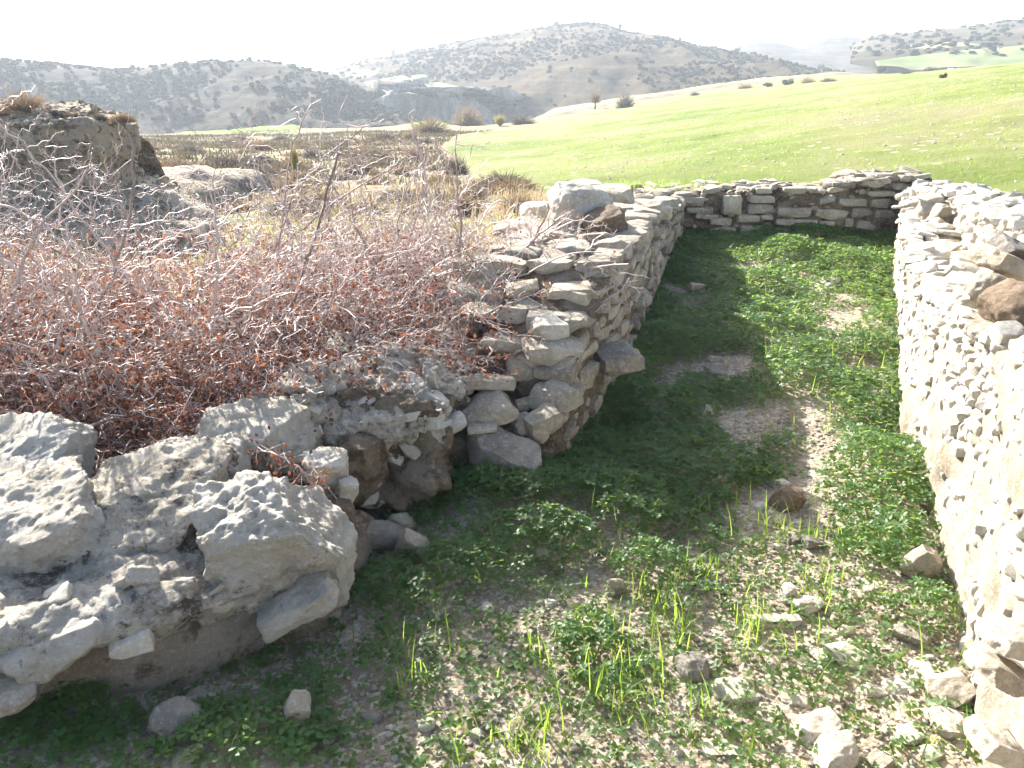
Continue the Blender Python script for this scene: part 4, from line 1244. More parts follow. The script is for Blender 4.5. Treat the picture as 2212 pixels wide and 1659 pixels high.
# ================================================================== THORN BUSH
class Tubes:
    def __init__(s):
        s.mb = MB()
    def chain(s, pts, rads, sides, tint):
        P = np.array(pts)
        if len(P) < 2: return
        T = np.gradient(P, axis=0)
        T /= np.linalg.norm(T, axis=1, keepdims=True) + 1e-9
        ref = np.array([0.31, 0.2, 0.93])
        A = np.cross(T, ref); A /= np.linalg.norm(A, axis=1, keepdims=True) + 1e-9
        B = np.cross(T, A)
        ang = np.arange(sides) * 2 * math.pi / sides
        r = np.array(rads)[:, None, None]
        V = P[:, None] + r * (A[:, None] * np.cos(ang)[None, :, None] + B[:, None] * np.sin(ang)[None, :, None])
        n = len(P)
        i = np.arange(n - 1)[:, None] * sides
        j = np.arange(sides)[None]
        F = np.stack([i + j, i + (j + 1) % sides, i + sides + (j + 1) % sides, i + sides + j], -1).reshape(-1, 4)
        s.mb.add(V.reshape(-1, 3), F, tint)

def thorn_bush(name, roots, env, label, seed, stems=13, leafy=1.0, env2=None, dens=1.0):
    rnd = random.Random(seed)
    tb = Tubes()
    leaves = []
    root = empty(name, roots[0][:3])
    def inside(p):
        for c, r in env:
            if sum(((p[i] - c[i]) / r[i]) ** 2 for i in range(3)) < 1: return True
        return False
    stack = []
    for (x, y, z, dx, dy) in roots:
        for k in range(stems):
            a = rnd.uniform(0, 2 * math.pi)
            el = rnd.uniform(0.2, 1.35)
            d = Vector((math.cos(a) * math.cos(el) + dx, math.sin(a) * math.cos(el) * 0.8 + dy, math.sin(el))).normalized()
            stack.append((Vector((x + rnd.gauss(0, .08), y + rnd.gauss(0, .08), z)), d, rnd.uniform(1.2, 2.7), rnd.uniform(0.007, 0.015), 1))
    count = 0
    while stack:
        p, d, L, rad, lev = stack.pop()
        seg = (0.085, 0.055, 0.042, 0.03)[lev - 1]
        n = max(2, int(L / seg))
        pts, rads = [p.copy()], [rad]
        zig = rnd.choice((-1, 1))
        side = d.cross(Vector((rnd.gauss(0, 1), rnd.gauss(0, 1), rnd.gauss(0, 1)))).normalized()
        amp = (0.18, 0.36, 0.48, 0.5)[lev - 1]
        outc = 0
        for i in range(n):
            zig = -zig
            sd = (d + side * zig * amp + Vector((rnd.gauss(0, .1), rnd.gauss(0, .1), rnd.gauss(0, .1)))).normalized()
            p = p + sd * seg * rnd.uniform(0.7, 1.25)
            d = (d + Vector((rnd.gauss(0, .09), rnd.gauss(0, .09), rnd.gauss(0, .09) - (0.035 if lev == 1 else 0.01)))).normalized()
            if not inside(p):
                outc += 1
                if outc > (1 if rnd.random() < 0.93 else 7): break
            gz = 0.02
            if p.z < gz: p.z = gz; d.z = abs(d.z)
            pts.append(p.copy())
            f = 1 - 0.75 * (i + 1) / n
            rads.append(max(0.0014, rad * f))
            if lev < 4:
                pr = (0.85, 0.62, 0.38)[lev - 1] * dens * (1 - .5 * min(1, max(0, (p.z - .75) / .7)))
                if (i > 2 or lev > 1) and rnd.random() < pr:
                    cd = (d * 0.7 + side * (-zig) * rnd.uniform(0.5, 1.0) + Vector((rnd.gauss(0, .35), rnd.gauss(0, .35), rnd.gauss(0.05, .3)))).normalized()
                    stack.append((p.copy(), cd, (rnd.uniform(.35, .8), rnd.uniform(.12, .34), rnd.uniform(.04, .12))[lev - 1], max(0.0017, min(rad * f * 0.6, (0.006, 0.0034, 0.002)[lev - 1])), lev + 1))
            if lev >= 2:
                inner = max(0.0, 1.0 - max(0, p.z - 0.3) / 0.85)
                if rnd.random() < 0.50 * leafy * inner ** 1.3:
                    leaves.append(tuple(p))
                    if rnd.random() < 0.4: leaves.append((p.x + rnd.gauss(0, .015), p.y + rnd.gauss(0, .015), p.z + rnd.gauss(0, .012)))
        count += n
        tb.chain(pts, rads, 5 if lev == 1 else 3, min(1, max(0, rnd.gauss((0.30, 0.62, 0.75, 0.8)[lev - 1], 0.16))))
        if count > 400000: break
    o = tb.mb.build("branches", M_twig, root, loc=np.array(root.location)); o.location = (0, 0, 0)
    if leaves:
        L = np.array(leaves)
        g = np.random.default_rng(seed)
        n = len(L)
        s = g.uniform(0.009, 0.017, n)[:, None]
        a = g.normal(size=(n, 3)); a /= np.linalg.norm(a, axis=1, keepdims=True)
        b = np.cross(a, g.normal(size=(n, 3))); b /= np.linalg.norm(b, axis=1, keepdims=True)
        c = np.cross(a, b)
        L = L - np.array([0, 0, 0.006])
        V = np.stack([L, L + a * s * 0.8 + b * s * 0.62 + c * s * .25, L + a * s * 1.9 + c * s * .1, L + a * s * 0.8 - b * s * 0.62 + c * s * .25], 1)
        m = MB()
        m.add(V.reshape(-1, 3), np.arange(n * 4).reshape(-1, 4), np.repeat(g.uniform(0, 1, n) ** 1.2, 4))
        o = m.build("withered_leaves", M_redleaf, root, smooth=False, loc=np.array(root.location)); o.location = (0, 0, 0)
    tag(root, label, "bush")
    return root, count, len(leaves)

_, c1, c2 = thorn_bush("thorn_bush", [(-2.7, 3.9, 0.05, -.1, -.1), (-1.9, 3.75, 0.05, 0, -.15), (-1.25, 4.1, 0.05, .1, 0), (-2.3, 4.9, 0, 0, .1), (-3.6, 4.8, 0, 0, 0), (-1.3, 4.9, 0, .1, .1), (-3.0, 3.9, 0.1, .1, 0), (-1.7, 4.4, 0, 0, 0)],
    [((-2.0, 4.3, 0.4), (2.3, 1.3, 1.15)), ((-1.2, 4.7, 0.6), (1.3, 1.3, 1.15)), ((-3.2, 4.9, .5), (1.8, 1.5, 1.45))],
    "wide tangled leafless thorn bush with pale zigzag twigs and withered red leaves, at left", 21, stems=17, leafy=2.0)
print("bush", c1, c2)
_, c1, c2 = thorn_bush("thorn_bush", [(-0.55, 5.1, 0.05, .15, -.1), (-0.9, 5.9, 0, 0, 0), (-0.25, 5.6, 0.05, .1, .1)],
    [((-0.85, 5.1, 0.5), (1.15, 1.3, 1.12)), ((-0.05, 4.75, 0.82), (0.85, 0.75, 0.36))],
    "paler thorn bush with few leaves leaning over the back of the long wall", 22, stems=23, leafy=0.8)
print("bush", c1, c2)

def long_twigs(parent, specs, seed):
    rnd = random.Random(seed)
    for pxs, rad in specs:
        tb = Tubes()
        P = [Vector(at(u, v, y)) for (u, v, y) in pxs]
        pts = []
        for a, b in zip(P[:-1], P[1:]):
            n = max(2, int((b - a).length / 0.05))
            for i in range(n):
                pts.append(a.lerp(b, i / n) + Vector((rnd.gauss(0, 1), rnd.gauss(0, 1), rnd.gauss(0, 1))) * 0.011)
        pts.append(P[-1])
        rr = [rad * (1 - 0.7 * i / len(pts)) for i in range(len(pts))]
        tb.chain(pts, rr, 4, 0.75)
        for i in range(2, len(pts) - 1):
            if rnd.random() < 0.38:
                q = pts[i]
                d = Vector((rnd.gauss(0, 1), rnd.gauss(0, .6), rnd.gauss(0.2, .8))).normalized()
                ch = [q]
                for k in range(rnd.randint(2, 7)):
                    q = q + (d + Vector((rnd.gauss(0, .4), rnd.gauss(0, .4), rnd.gauss(0, .4)))) * 0.032
                    ch.append(q)
                tb.chain(ch, [0.003] * (len(ch) - 1) + [0.0012], 3, 0.8)
        o = tb.mb.build("long_shoot", M_twig, parent, loc=np.array(parent.location)); o.location = (0, 0, 0)
bushes = [o for o in COL.objects if o.name.startswith("thorn_bush")]
long_twigs(bushes[0], [([(640, 480, 4.6), (560, 380, 4.6), (530, 300, 4.6), (545, 240, 4.6)], .005), ([(545, 300, 4.6), (500, 262, 4.6), (475, 250, 4.6)], .003), ([(530, 300, 4.6), (600, 268, 4.6), (640, 255, 4.6)], .003),
    ([(800, 480, 4.8), (760, 340, 4.8), (735, 250, 4.8), (750, 205, 4.8)], .005), ([(130, 480, 4.2), (135, 400, 4.2), (120, 350, 4.2), (90, 320, 4.2)], .005), ([(135, 400, 4.2), (190, 365, 4.2)], .003),
    ([(0, 440, 4.0), (90, 480, 4.0), (180, 560, 4.0), (300, 600, 4.0), (370, 690, 4.0)], .006), ([(0, 800, 3.6), (200, 810, 3.6), (380, 740, 3.6), (560, 650, 3.7), (700, 600, 3.8)], .009),
    ([(60, 780, 3.5), (160, 900, 3.45), (220, 980, 3.4), (280, 1040, 3.3), (300, 1060, 3.3)], .009), ([(480, 740, 3.8), (560, 640, 3.9), (640, 560, 4.0), (660, 480, 4.1)], .008), ([(240, 560, 4.4), (330, 680, 4.3), (440, 760, 4.2)], .013), ([(0, 560, 4.3), (120, 640, 4.3), (170, 700, 4.2)], .013)], 5)
long_twigs(bushes[1], [([(880, 540, 4.9), (960, 400, 4.9), (985, 310, 4.9), (1000, 258, 4.9)], .006), ([(985, 310, 4.9), (1060, 325, 4.9)], .003), ([(960, 640, 4.6), (1100, 700, 4.4), (1230, 690, 4.3), (1320, 640, 4.3), (1360, 600, 4.3)], .006),
    ([(1000, 600, 4.7), (1150, 640, 4.5), (1250, 610, 4.5), (1310, 590, 4.5)], .005), ([(900, 620, 4.8), (1030, 560, 4.8), (1120, 530, 4.8), (1190, 500, 4.8)], .006), ([(1100, 640, 4.5), (1200, 740, 4.3), (1240, 800, 4.2)], .004), ([(1020, 520, 5), (1100, 460, 5), (1120, 420, 5)], .005),
    ([(650, 900, 3.6), (800, 840, 3.8), (960, 700, 4.2)], .006)], 6)
# the low spray with dark red leaves that hangs over the near wall
def spray(parent, path, seed, nl, spread, sag=0.03):
    rnd = random.Random(seed)
    tb = Tubes()
    P = [Vector(at(u, v, y)) for (u, v, y) in path]
    pts = []
    for a, b in zip(P[:-1], P[1:]):
        for i in range(6): pts.append(a.lerp(b, i / 6) + Vector((rnd.gauss(0, 1), rnd.gauss(0, 1), rnd.gauss(0, 1))) * 0.006)
    pts.append(P[-1])
    tb.chain(pts, [0.004 * (1 - .6 * i / len(pts)) for i in range(len(pts))], 4, .6)
    m = MB()
    g = np.random.default_rng(seed)
    for i in range(nl):
        kk = rnd.randrange(3, len(pts))
        q = pts[kk] + Vector((rnd.gauss(0, spread), rnd.gauss(0, spread), rnd.gauss(-sag, spread)))
        a = Vector((rnd.gauss(0, .6), rnd.gauss(0, .6), -1)).normalized()
        b = a.cross(Vector((rnd.gauss(0, 1), rnd.gauss(0, 1), 0.1))).normalized()
        s = rnd.uniform(.008, .013)
        m.add([q, q + a * s + b * s * .6, q + a * s * 2, q + a * s - b * s * .6], [(0, 1, 2, 3)], rnd.uniform(0, .6))
        if i % 3 == 0:
            tb.chain([pts[kk], q], [.0015, .001], 3, .5)
    o = tb.mb.build("low_spray", M_twig, parent, loc=np.array(parent.location)); o.location = (0, 0, 0)
    o = m.build("withered_leaves", M_redleaf, parent, smooth=False, loc=np.array(parent.location)); o.location = (0, 0, 0)
spray(bushes[0], [(420, 880, 3.3), (520, 935, 3.0), (600, 985, 2.8), (690, 1030, 2.7)], 3, 260, .04)
spray(bushes[0], [(60, 900, 3.3), (150, 980, 3.0), (210, 1040, 2.9), (230, 1070, 2.9)], 4, 260, .04)
spray(bushes[0], [(300, 860, 3.4), (380, 920, 3.2), (330, 980, 3.1), (260, 1000, 3.1)], 8, 380, .05)


# ================================================================== BACKGROUND: bank, cliff, patches, shrubs
bank_plan = np.array([(-16, 9.2), (-12, 10.2), (-9, 10.9), (-7, 11.0), (-6.1, 10.8), (-5.45, 11.0), (-5.25, 11.7), (-6.1, 13.5), (-7.7, 16)])
_, _, cumB = frame(bank_plan, 0)
def bprof(s):
    zt = float(np.interp(s, [0, cumB[4], cumB[5], cumB[6], cumB[7], cumB[8]], [1.45, 1.42, 1.40, 1.34, 1.3, 1.2]))
    return [(-1.3, -0.5), (-0.75, 0.0), (-0.35, 0.30), (0.05, 0.45), (0.12, 0.75), (-0.02, 1.0 * zt / 1.42), (-0.04, zt - 0.08), (0.15, zt), (1.4, zt + 0.05), (2.4, zt - 0.5), (3.2, -0.6)]
P = core(bank_plan, bprof, -1, ds=0.035, dp=0.03, amp=0.09, seed=801, sc=1.6)
P = P + ((fbm(P * 7, 805, 4, .65) * 0.07))[..., None] * np.array([0, -1, .3])
mb = MB()
mb.add(P.reshape(-1, 3), grid_faces(*P.shape[:2]))
g = np.random.default_rng(88)
for k in range(1500):
    i, j = int(g.integers(0, P.shape[0])), int(g.integers(int(P.shape[1] * .08), int(P.shape[1] * .62)))
    sz_ = g.uniform(.03, .11) * (2 if g.random() < .06 else 1)
    Q, F = rock((sz_, sz_ * .8, sz_ * .6), 5100 + int(g.integers(40)), n=3, rnd=.5, cuts=5)
    mb.add(Q @ rotm(*g.normal(0, .6, 3)).T + P[i, j], F, g.uniform(0, 1))
tag(mb.build("earth_bank", M_bank), kind="structure")
# spur of eroded ground right of the bank
for k, (u, v, y, wx, wy, hz) in enumerate([(365, 345, 15, 1.3, 2.6, .55), (300, 460, 10, .9, .7, .35)]):
    p = at(u, v, y)
    Q, F = rock((wx * 2, wy * 2, hz * 2), 820 + k, n=26, rnd=.7, cuts=4, rough=.12)
    Q[:, 2] += fbm(Q * 2.5, 830 + k, 4) * .12
    m = MB(); m.add(Q + np.array([p[0], p[1], float(H(p[0], p[1])) - hz * .25]), F, 1.0)
    tag(m.build("mound", M_bank), kind="structure")

cl_plan = np.array([tuple(at(u, 270, y)[:2]) for (u, y) in [(690, 150), (760, 146), (840, 142), (900, 144), (960, 140), (1020, 144), (1075, 152)]])
_, _, cumC = frame(cl_plan, 0)
def cprof(s):
    f = s / cumC[-1]
    zt = float(np.interp(f, [0, .12, .3, .6, .85, 1], [-5.4, -3.2, -1.2, -0.9, -1.9, -4.2]))
    return [(-5, -9), (-1.5, -7), (0.3, -5.5 if zt > -5 else -6), (0.8, (zt - 5) / 2), (1.5, zt), (8, zt + 1.0), (24, zt - 1), (30, -9)]
P = core(cl_plan, cprof, -1, ds=0.35, dp=0.35, amp=1.1, seed=811, sc=0.22)
mb = MB()
mb.add(P.reshape(-1, 3), grid_faces(*P.shape[:2]))
tag(mb.build("cliff", M_cliff), kind="structure")

def hill_patch(P, poly_px, mat, name, up=0.35):
    poly = np.array(poly_px, float)
    u, v = proj(P)
    bx = (u > poly[:, 0].min() - 12) & (u < poly[:, 0].max() + 12) & (v > poly[:, 1].min() - 6) & (v < poly[:, 1].max() + 6)
    i, j = np.where(bx)
    if not len(i): return
    i0, i1, j0, j1 = max(i.min() - 1, 0), min(i.max() + 2, P.shape[0]), max(j.min() - 1, 0), min(j.max() + 2, P.shape[1])
    S = P[i0:i1, j0:j1]
    k = 3
    a = np.linspace(0, S.shape[0] - 1, (S.shape[0] - 1) * k + 1)
    b = np.linspace(0, S.shape[1] - 1, (S.shape[1] - 1) * k + 1)
    ai, bi = np.minimum(a.astype(int), S.shape[0] - 2), np.minimum(b.astype(int), S.shape[1] - 2)
    fa, fb = (a - ai)[:, None, None], (b - bi)[None, :, None]
    Q = (S[ai][:, bi] * (1 - fa) * (1 - fb) + S[ai + 1][:, bi] * fa * (1 - fb) + S[ai][:, bi + 1] * (1 - fa) * fb + S[ai + 1][:, bi + 1] * fa * fb)
    uu, vv = proj(Q)
    sd = sdist(uu, vv * 1.0, poly)
    Q = Q.copy()
    Q[..., 2] += np.clip(-sd / 3.0, -1.5, 1) * up
    F = grid_faces(*Q.shape[:2])[:, ::-1]
    keep = (sd < 5).ravel()
    F = F[keep[F].all(1)]
    if not len(F): return
    mb = MB(); mb.add(Q.reshape(-1, 3), F)
    tag(mb.build(name, mat), kind="structure")
hill_patch(PB, [(735, 158), (790, 150), (840, 160), (800, 168), (750, 168)], M_field4, "terrace_field")
hill_patch(PB, [(785, 178), (860, 164), (930, 161), (925, 172), (860, 184), (800, 188)], M_field4, "terrace_field")
hill_patch(PB, [(840, 196), (900, 182), (950, 178), (1010, 192), (960, 198), (900, 200)], M_field4, "terrace_field")
hill_patch(PD, [(1890, 132), (1960, 122), (2080, 108), (2212, 98), (2400, 84), (2400, 135), (2100, 150), (1900, 152)], M_field4, "terrace_field", .2)
hill_patch(PD, [(1960, 98), (2060, 90), (2120, 96), (2050, 103), (1975, 104)], M_field3, "terrace_field", .2)
field("field", M_field2, None, pts=[tuple(at(u, v, y)[:2]) for (u, v, y) in [(352, 303, 86), (430, 291, 89), (560, 280, 91), (660, 272, 92), (645, 284, 72), (540, 294, 68), (400, 312, 70)]], rise=.3)
field("field", M_field2, [(878, 272), (960, 266), (975, 272), (940, 277)], rise=.2)
field("field", M_field3, None, pts=[tuple(at(u, v, y)[:2]) for (u, v, y) in [(1165, 262, 86), (1300, 241, 97), (1500, 206, 116), (1700, 178, 134), (1860, 164, 144), (1860, 156, 152), (1700, 165, 147), (1560, 183, 139), (1350, 213, 123), (1180, 241, 113)]], rise=.3)

# ---- shrub prototypes
def twiggy(seed, n=500, h=1.0, w=1.0, spread=1.0, thick=0.012):
    g = np.random.default_rng(seed)
    a = g.uniform(0, 6.28, n)
    el = np.arccos(g.uniform(0.05, 1, n)) * spread
    L = g.uniform(.5, 1.0, n)
    d = np.stack([np.cos(a) * np.sin(el) * w, np.sin(a) * np.sin(el) * w, np.cos(el) * h], -1)
    st = d * g.uniform(0, .55, n)[:, None] + g.normal(0, .03, (n, 3))
    en = d * L[:, None] + g.normal(0, .08, (n, 3))
    st[:, 2] = np.abs(st[:, 2]); en[:, 2] = np.abs(en[:, 2]) + .02
    mid = (st + en) / 2 + g.normal(0, .04, (n, 3))
    s = np.cross(en - st, g.normal(size=(n, 3))); s /= np.linalg.norm(s, axis=1, keepdims=True)
    s *= thick
    V = np.stack([st - s, st + s, mid + s * .8, en + s * .3, en - s * .3, mid - s * .8], 1)
    F = (np.arange(n)[:, None, None] * 6 + np.array([[0, 1, 2, 5], [5, 2, 3, 4]])[None]).reshape(-1, 4)
    m = MB(); m.add(V.reshape(-1, 3), F, np.repeat(g.uniform(0, 1, n), 6))
    return m
def leafy(seed, n=900, h=.7, w=1.0, clumps=9, leaf=.06):
    g = np.random.default_rng(seed)
    cc = g.normal(size=(clumps, 3)); cc /= np.linalg.norm(cc, axis=1, keepdims=True)
    cc = cc * g.uniform(.25, .62, (clumps, 1)) * [w, w, h * .8] + [0, 0, h * .62]
    cr = g.uniform(.22, .42, clumps)
    k = g.integers(0, clumps, n)
    d = g.normal(size=(n, 3)); d /= np.linalg.norm(d, axis=1, keepdims=True)
    c = cc[k] + d * (cr[k] * g.uniform(.5, 1.05, n))[:, None] * [w, w, h]
    c[:, 2] = np.abs(c[:, 2])
    a = np.cross(d + g.normal(0, .5, (n, 3)), g.normal(size=(n, 3))); a /= np.linalg.norm(a, axis=1, keepdims=True)
    b = np.cross(a, d + g.normal(0, .4, (n, 3))); b /= np.linalg.norm(b, axis=1, keepdims=True)
    s = g.uniform(.6, 1.3, n)[:, None] * leaf
    V = np.stack([c - a * s, c + b * s * .6, c + a * s, c - b * s * .6], 1)
    m = MB(); m.add(V.reshape(-1, 3), np.arange(n * 4).reshape(-1, 4), np.repeat(np.clip(g.normal(.4, .3, n) + (g.random(clumps)[k] - .5) * .5, 0, 1), 4))
    return m

PROTO = {}
def proto(key, mk, mat, stem=False):
    o = mk.build(key, mat, smooth=False)
    COL.objects.unlink(o)
    PROTO[key] = o
for i in range(3):
    proto("grey_twig%d" % i, twiggy(100 + i, 700, .85, 1.0, 1.0, .012), M_grey_twig)
    proto("brown_twig%d" % i, twiggy(110 + i, 600, .7, 1.0, 1.1, .014), M_brown_twig)
    proto("dark%d" % i, leafy(120 + i, 420, .7, 1.0, 9, .11), M_dark_leaf)
proto("yellow0", twiggy(130, 600, 1.3, .7, .6, .014), M_yellow_twig)
proto("cushion0", twiggy(140, 900, .45, 1.0, 1.2, .016), M_brown_twig)
proto("cushion1", twiggy(141, 900, .5, 1.0, 1.2, .016), M_grey_twig)
tr = leafy(150, 700, .8, .9, 10, .08)
for q in tr.V: q[:, 2] += .55
proto("treecrown0", tr, M_dark_leaf)
trb = twiggy(151, 700, .9, .9, .9, .012)
for q in trb.V: q[:, 2] += .45
proto("treecrown1", trb, M_brown_twig)
tt = Tubes_ = None

def shrub(key, p, w, h, label, group=None, name="shrub", cat="shrub", rz=None, wy=None):
    o = PROTO[key].copy()
    o.name = name
    o.location = [float(c) for c in p]
    o.scale = (w / 2, (wy or w) / 2, h)
    o.rotation_euler = (0, 0, random.uniform(0, 6.28) if rz is None else rz)
    COL.objects.link(o)
    return tag(o, label, cat, group)

def gp(u, v):
    return ground_pt(u, v)
def shrub_px(key, u, v, wpx, hpx, label, y=None, sink=.1, **kw):
    p = gp(u, v) if y is None else at(u, v, y)
    dist = p[1] * cp - (p[2] - CAM_H) * sp
    w, h = wpx / FPX * dist, hpx / FPX * dist
    hk = {"yellow": .9, "grey_t": .8, "brown_": .65, "dark": .95, "cushio": .42}
    for a, b in hk.items():
        if key.startswith(a): h = h / b
    p = np.array(p) - [0, 0, h * sink * .5]
    return shrub(key, p, w, h, label, **kw)

# individually recognisable shrubs
for (key, u, v, w, h, lab) in [
 ("grey_twig0", 985, 378, 76, 50, "bare grey twiggy shrub at the left corner of the green field"),
 ("grey_twig2", 1131, 405, 40, 20, "small dark grey shrub on the verge between the gully and the field"),
 ("grey_twig1", 1350, 234, 52, 36, "rounded grey shrub on the far edge of the green field"),
 ("grey_twig2", 1130, 268, 80, 22, "wide low grey shrub at the far left edge of the green field"),
 ("yellow0", 1080, 272, 60, 18, "orange and green reed clump beside the wide low grey shrub"),
 ("yellow0", 640, 380, 40, 52, "yellow green reed clump in the gully"),
 ("brown_twig0", 640, 390, 36, 22, "dark brown bush at the foot of the yellow green reed clump"),
 ("brown_twig1", 1010, 272, 90, 46, "brown thicket in the gully left of the reed clump"),
 ("brown_twig2", 930, 285, 110, 36, "brown thicket farther left in the gully"),
 ("brown_twig2", 1120, 455, 110, 44, "dry brown bush just behind the long wall"),
 ("brown_twig1", 1000, 460, 120, 50, "wide dry straw coloured bush left of the long wall"),
 ("cushion0", 1060, 400, 110, 22, "low earthy tussock on the verge below the field"),
 ("brown_twig0", 895, 345, 70, 30, "reddish bush on the slope left of the field corner"),
 ("grey_twig0", 580, 320, 34, 22, "small grey bush on the terrace below the bright green strip"),
 ("grey_twig1", 1502, 207, 28, 10, "small grey shrub on the far edge of the field, right of the rounded one"),
 ("dark1", 1655, 189, 34, 12, "dark shrub in the hedge at the left of the field's far edge"),
 ("brown_twig1", 1610, 192, 44, 12, "brown shrub at the left end of the hedge on the field's far edge"),
 ("dark2", 1700, 184, 40, 16, "tallest dark shrub of the hedge on the field's far edge"),
 ("brown_twig2", 1745, 180, 40, 14, "brown shrub right of the tallest dark hedge shrub"),
 ("grey_twig2", 1790, 177, 46, 10, "low grey shrub at the right end of the hedge"),
 ("dark0", 2038, 171, 28, 14, "dark shrub standing alone in the field near its top right"),
 ("grey_twig0", 2010, 154, 44, 12, "grey shrub on the field's upper edge at the right"),
 ("dark1", 1905, 160, 34, 20, "dark shrub pair on the upper field edge, right of the middle"),
 ("dark2", 2062, 148, 22, 10, "small dark shrub on the upper right field edge"),
 ("grey_twig1", 1960, 160, 34, 8, "low grey shrub between two dark ones on the upper field edge")]:
    shrub_px(key, u, v, w, h, lab)
# small bare tree at the field edge and lone trees on the hills
def small_tree(key, p, size, label):
    root = empty("tree", p)
    tag(root, label, "tree")
    tb = Tubes()
    rnd = random.Random(int(size * 97))
    base = Vector((0, 0, -.2))
    tb.chain([base, Vector((0.02, 0, .3)) * size, Vector((0.0, 0.03, .6)) * size], [.06 * size, .045 * size, .03 * size], 6, .2)
    for k in range(7):
        a = rnd.uniform(0, 6.28)
        tb.chain([Vector((0, 0, .35 * size)), Vector((math.cos(a) * .2, math.sin(a) * .2, .65)) * size, Vector((math.cos(a) * .38, math.sin(a) * .38, .95)) * size], [.028 * size, .018 * size, .006 * size], 4, .2)
    tr_ = tb.mb.build("trunk", M_brown_twig, root)
    c = PROTO[key].copy(); c.name = "crown"
    COL.objects.link(c); c.parent = root
    c.scale = (size * .5, size * .5, size * .75)
p = gp(1285, 236); small_tree("treecrown1", p, 1.9, "small reddish bare tree on the far edge of the green field")

# top of the bank
for (key, u, v, y, w, h, lab) in [("brown_twig0", 55, 243, 11.5, 150, 50, "big dry grass bush on top of the earth bank at far left"),
 ("cushion1", 120, 250, 11.4, 50, 14, "small grey cushion plant on the bank right of the dry grass bush"),
 ("cushion0", 165, 254, 11.3, 50, 14, "brown cushion plant in the middle of the bank's top"),
 ("cushion1", 215, 258, 11.3, 46, 14, "grey cushion plant on the bank's top, second from its right end"),
 ("cushion0", 265, 262, 11.3, 62, 20, "brown cushion plant at the right end of the bank's top"),
 ("cushion0", 18, 246, 11.4, 50, 14, "brown cushion plant at the extreme left of the bank's top")]:
    shrub_px(key, u, v, w, h, lab, y=y)
# cushion shrubs in the gully
g = np.random.default_rng(17)
k = 0
while k < 110:
    u, v = g.uniform(320, 1120), g.uniform(300, 470)
    if v > 330 + (1120 - u) * .35 and u < 500: continue
    if u > 940 and v < 400: continue
    p = gp(u, v)
    y = p[1]
    w = g.uniform(.35, .9) * (1 + y / 40)
    key = ["cushion0", "cushion1", "brown_twig0", "brown_twig1", "grey_twig0", "cushion1"][int(g.choice(6, p=[.3, .25, .15, .1, .1, .1]))]
    shrub(key, p - np.array([0, 0, .05]), w, w * g.uniform(.4, .6), "low dry cushion shrub in the scrubby gully behind the thorn bush", "low shrubs in the gully")
    k += 1
# shrubs on the hills
def hill_shrubs(P, n, seed, sz, label, group, smin=.03, smax=.98, ur=(0, 2212)):
    g = np.random.default_rng(seed)
    u, v = proj(P)
    c = 0
    nr = P.shape[1]
    ns = np.linspace(-0.06, 1.6, nr)
    js = np.where((ns > smin) & (ns < smax))[0]
    while c < n:
        i = int(g.integers(0, P.shape[0])); j = int(g.choice(js))
        if not (ur[0] < u[i, j] < ur[1]): continue
        w = g.uniform(*sz) * (1.6 if g.random() < .12 else 1)
        if g.random() < .5 and fbm(np.array([P[i, j] * [.03, .03, 0]]), 5, 2)[0] < 0: continue
        shrub(["dark0", "dark1", "dark2", "grey_twig0"][int(g.integers(0, 4))], P[i, j] - [0, 0, w * .08], w, w * g.uniform(.55, .9), label, group)
        c += 1
hill_shrubs(PB, 105, 5, (.8, 2.0), "dark shrub dotting the slopes of the big central hill", "shrubs on the big central hill", ur=(700, 1850))
hill_shrubs(PA, 55, 6, (.6, 1.7), "dark shrub on the shaded left hill", "shrubs on the left hill", ur=(-20, 850), smin=.3)
hill_shrubs(PD, 18, 7, (1.2, 3), "dark shrub on the far right hillside", "shrubs on the far right hillside", ur=(1700, 2230))
def hill_scrub(P, n, seed, name, lab, smin=.0, smax=1.0, sz=(.25, .9)):
    g = np.random.default_rng(seed)
    ns = np.linspace(-0.06, 1.6, P.shape[1])
    js = np.where((ns > smin) & (ns < smax))[0]
    i = g.integers(0, P.shape[0] - 1, n); j = g.choice(js, n)
    a, b = g.random((n, 1)), g.random((n, 1))
    C = P[i, j] * (1 - a) * (1 - b) + P[i + 1, j] * a * (1 - b) + P[i, j + 1] * (1 - a) * b + P[i + 1, j + 1] * a * b
    C = C[fbm(C * [.05, .05, 0], 70, 4, .7) > g.normal(.06, .16, len(C))]
    Q, F = cube_grid(1)
    n = len(C)
    S = g.uniform(*sz, n)[:, None, None]
    R_ = Q[None] * S * .5 * [1, 1, .75] * (1 + g.uniform(-.45, .45, (n, len(Q), 3)))
    m = MB(); m.add((C[:, None] + R_ + [0, 0, .12]).reshape(-1, 3), (F[None] + (np.arange(n) * len(Q))[:, None, None]).reshape(-1, 4), np.repeat(g.uniform(0, 1, n), len(Q)))
    tag(m.build(name, M_hscrub if seed % 2 else M_hscrub2, smooth=False), lab, "scrub", kind="stuff")
hill_scrub(PB, 8000, 71, "hill_scrub", "fine dark scrub covering the big central hill")
hill_scrub(PB, 4000, 74, "hill_scrub", "grey dry scrub covering the big central hill")
hill_scrub(PA, 7000, 73, "hill_scrub", "fine dark scrub covering the shaded left hill", sz=(.25, .8))
hill_scrub(PD, 900, 75, "hill_scrub", "dark scrub on the far right hillside", sz=(.5, 1.5))
def crest_tree(P, u0, size, lab):
    u, v = proj(P)
    nr = P.shape[1]
    j = int(np.argmin(v[np.argmin(np.abs(u[:, nr // 2] - u0))]))
    i = int(np.argmin(np.abs(u[:, j] - u0)))
    shrub("dark1", P[i, j] - [0, 0, size * .12], size * 1.1, size * .95, lab, name="tree", cat="tree")
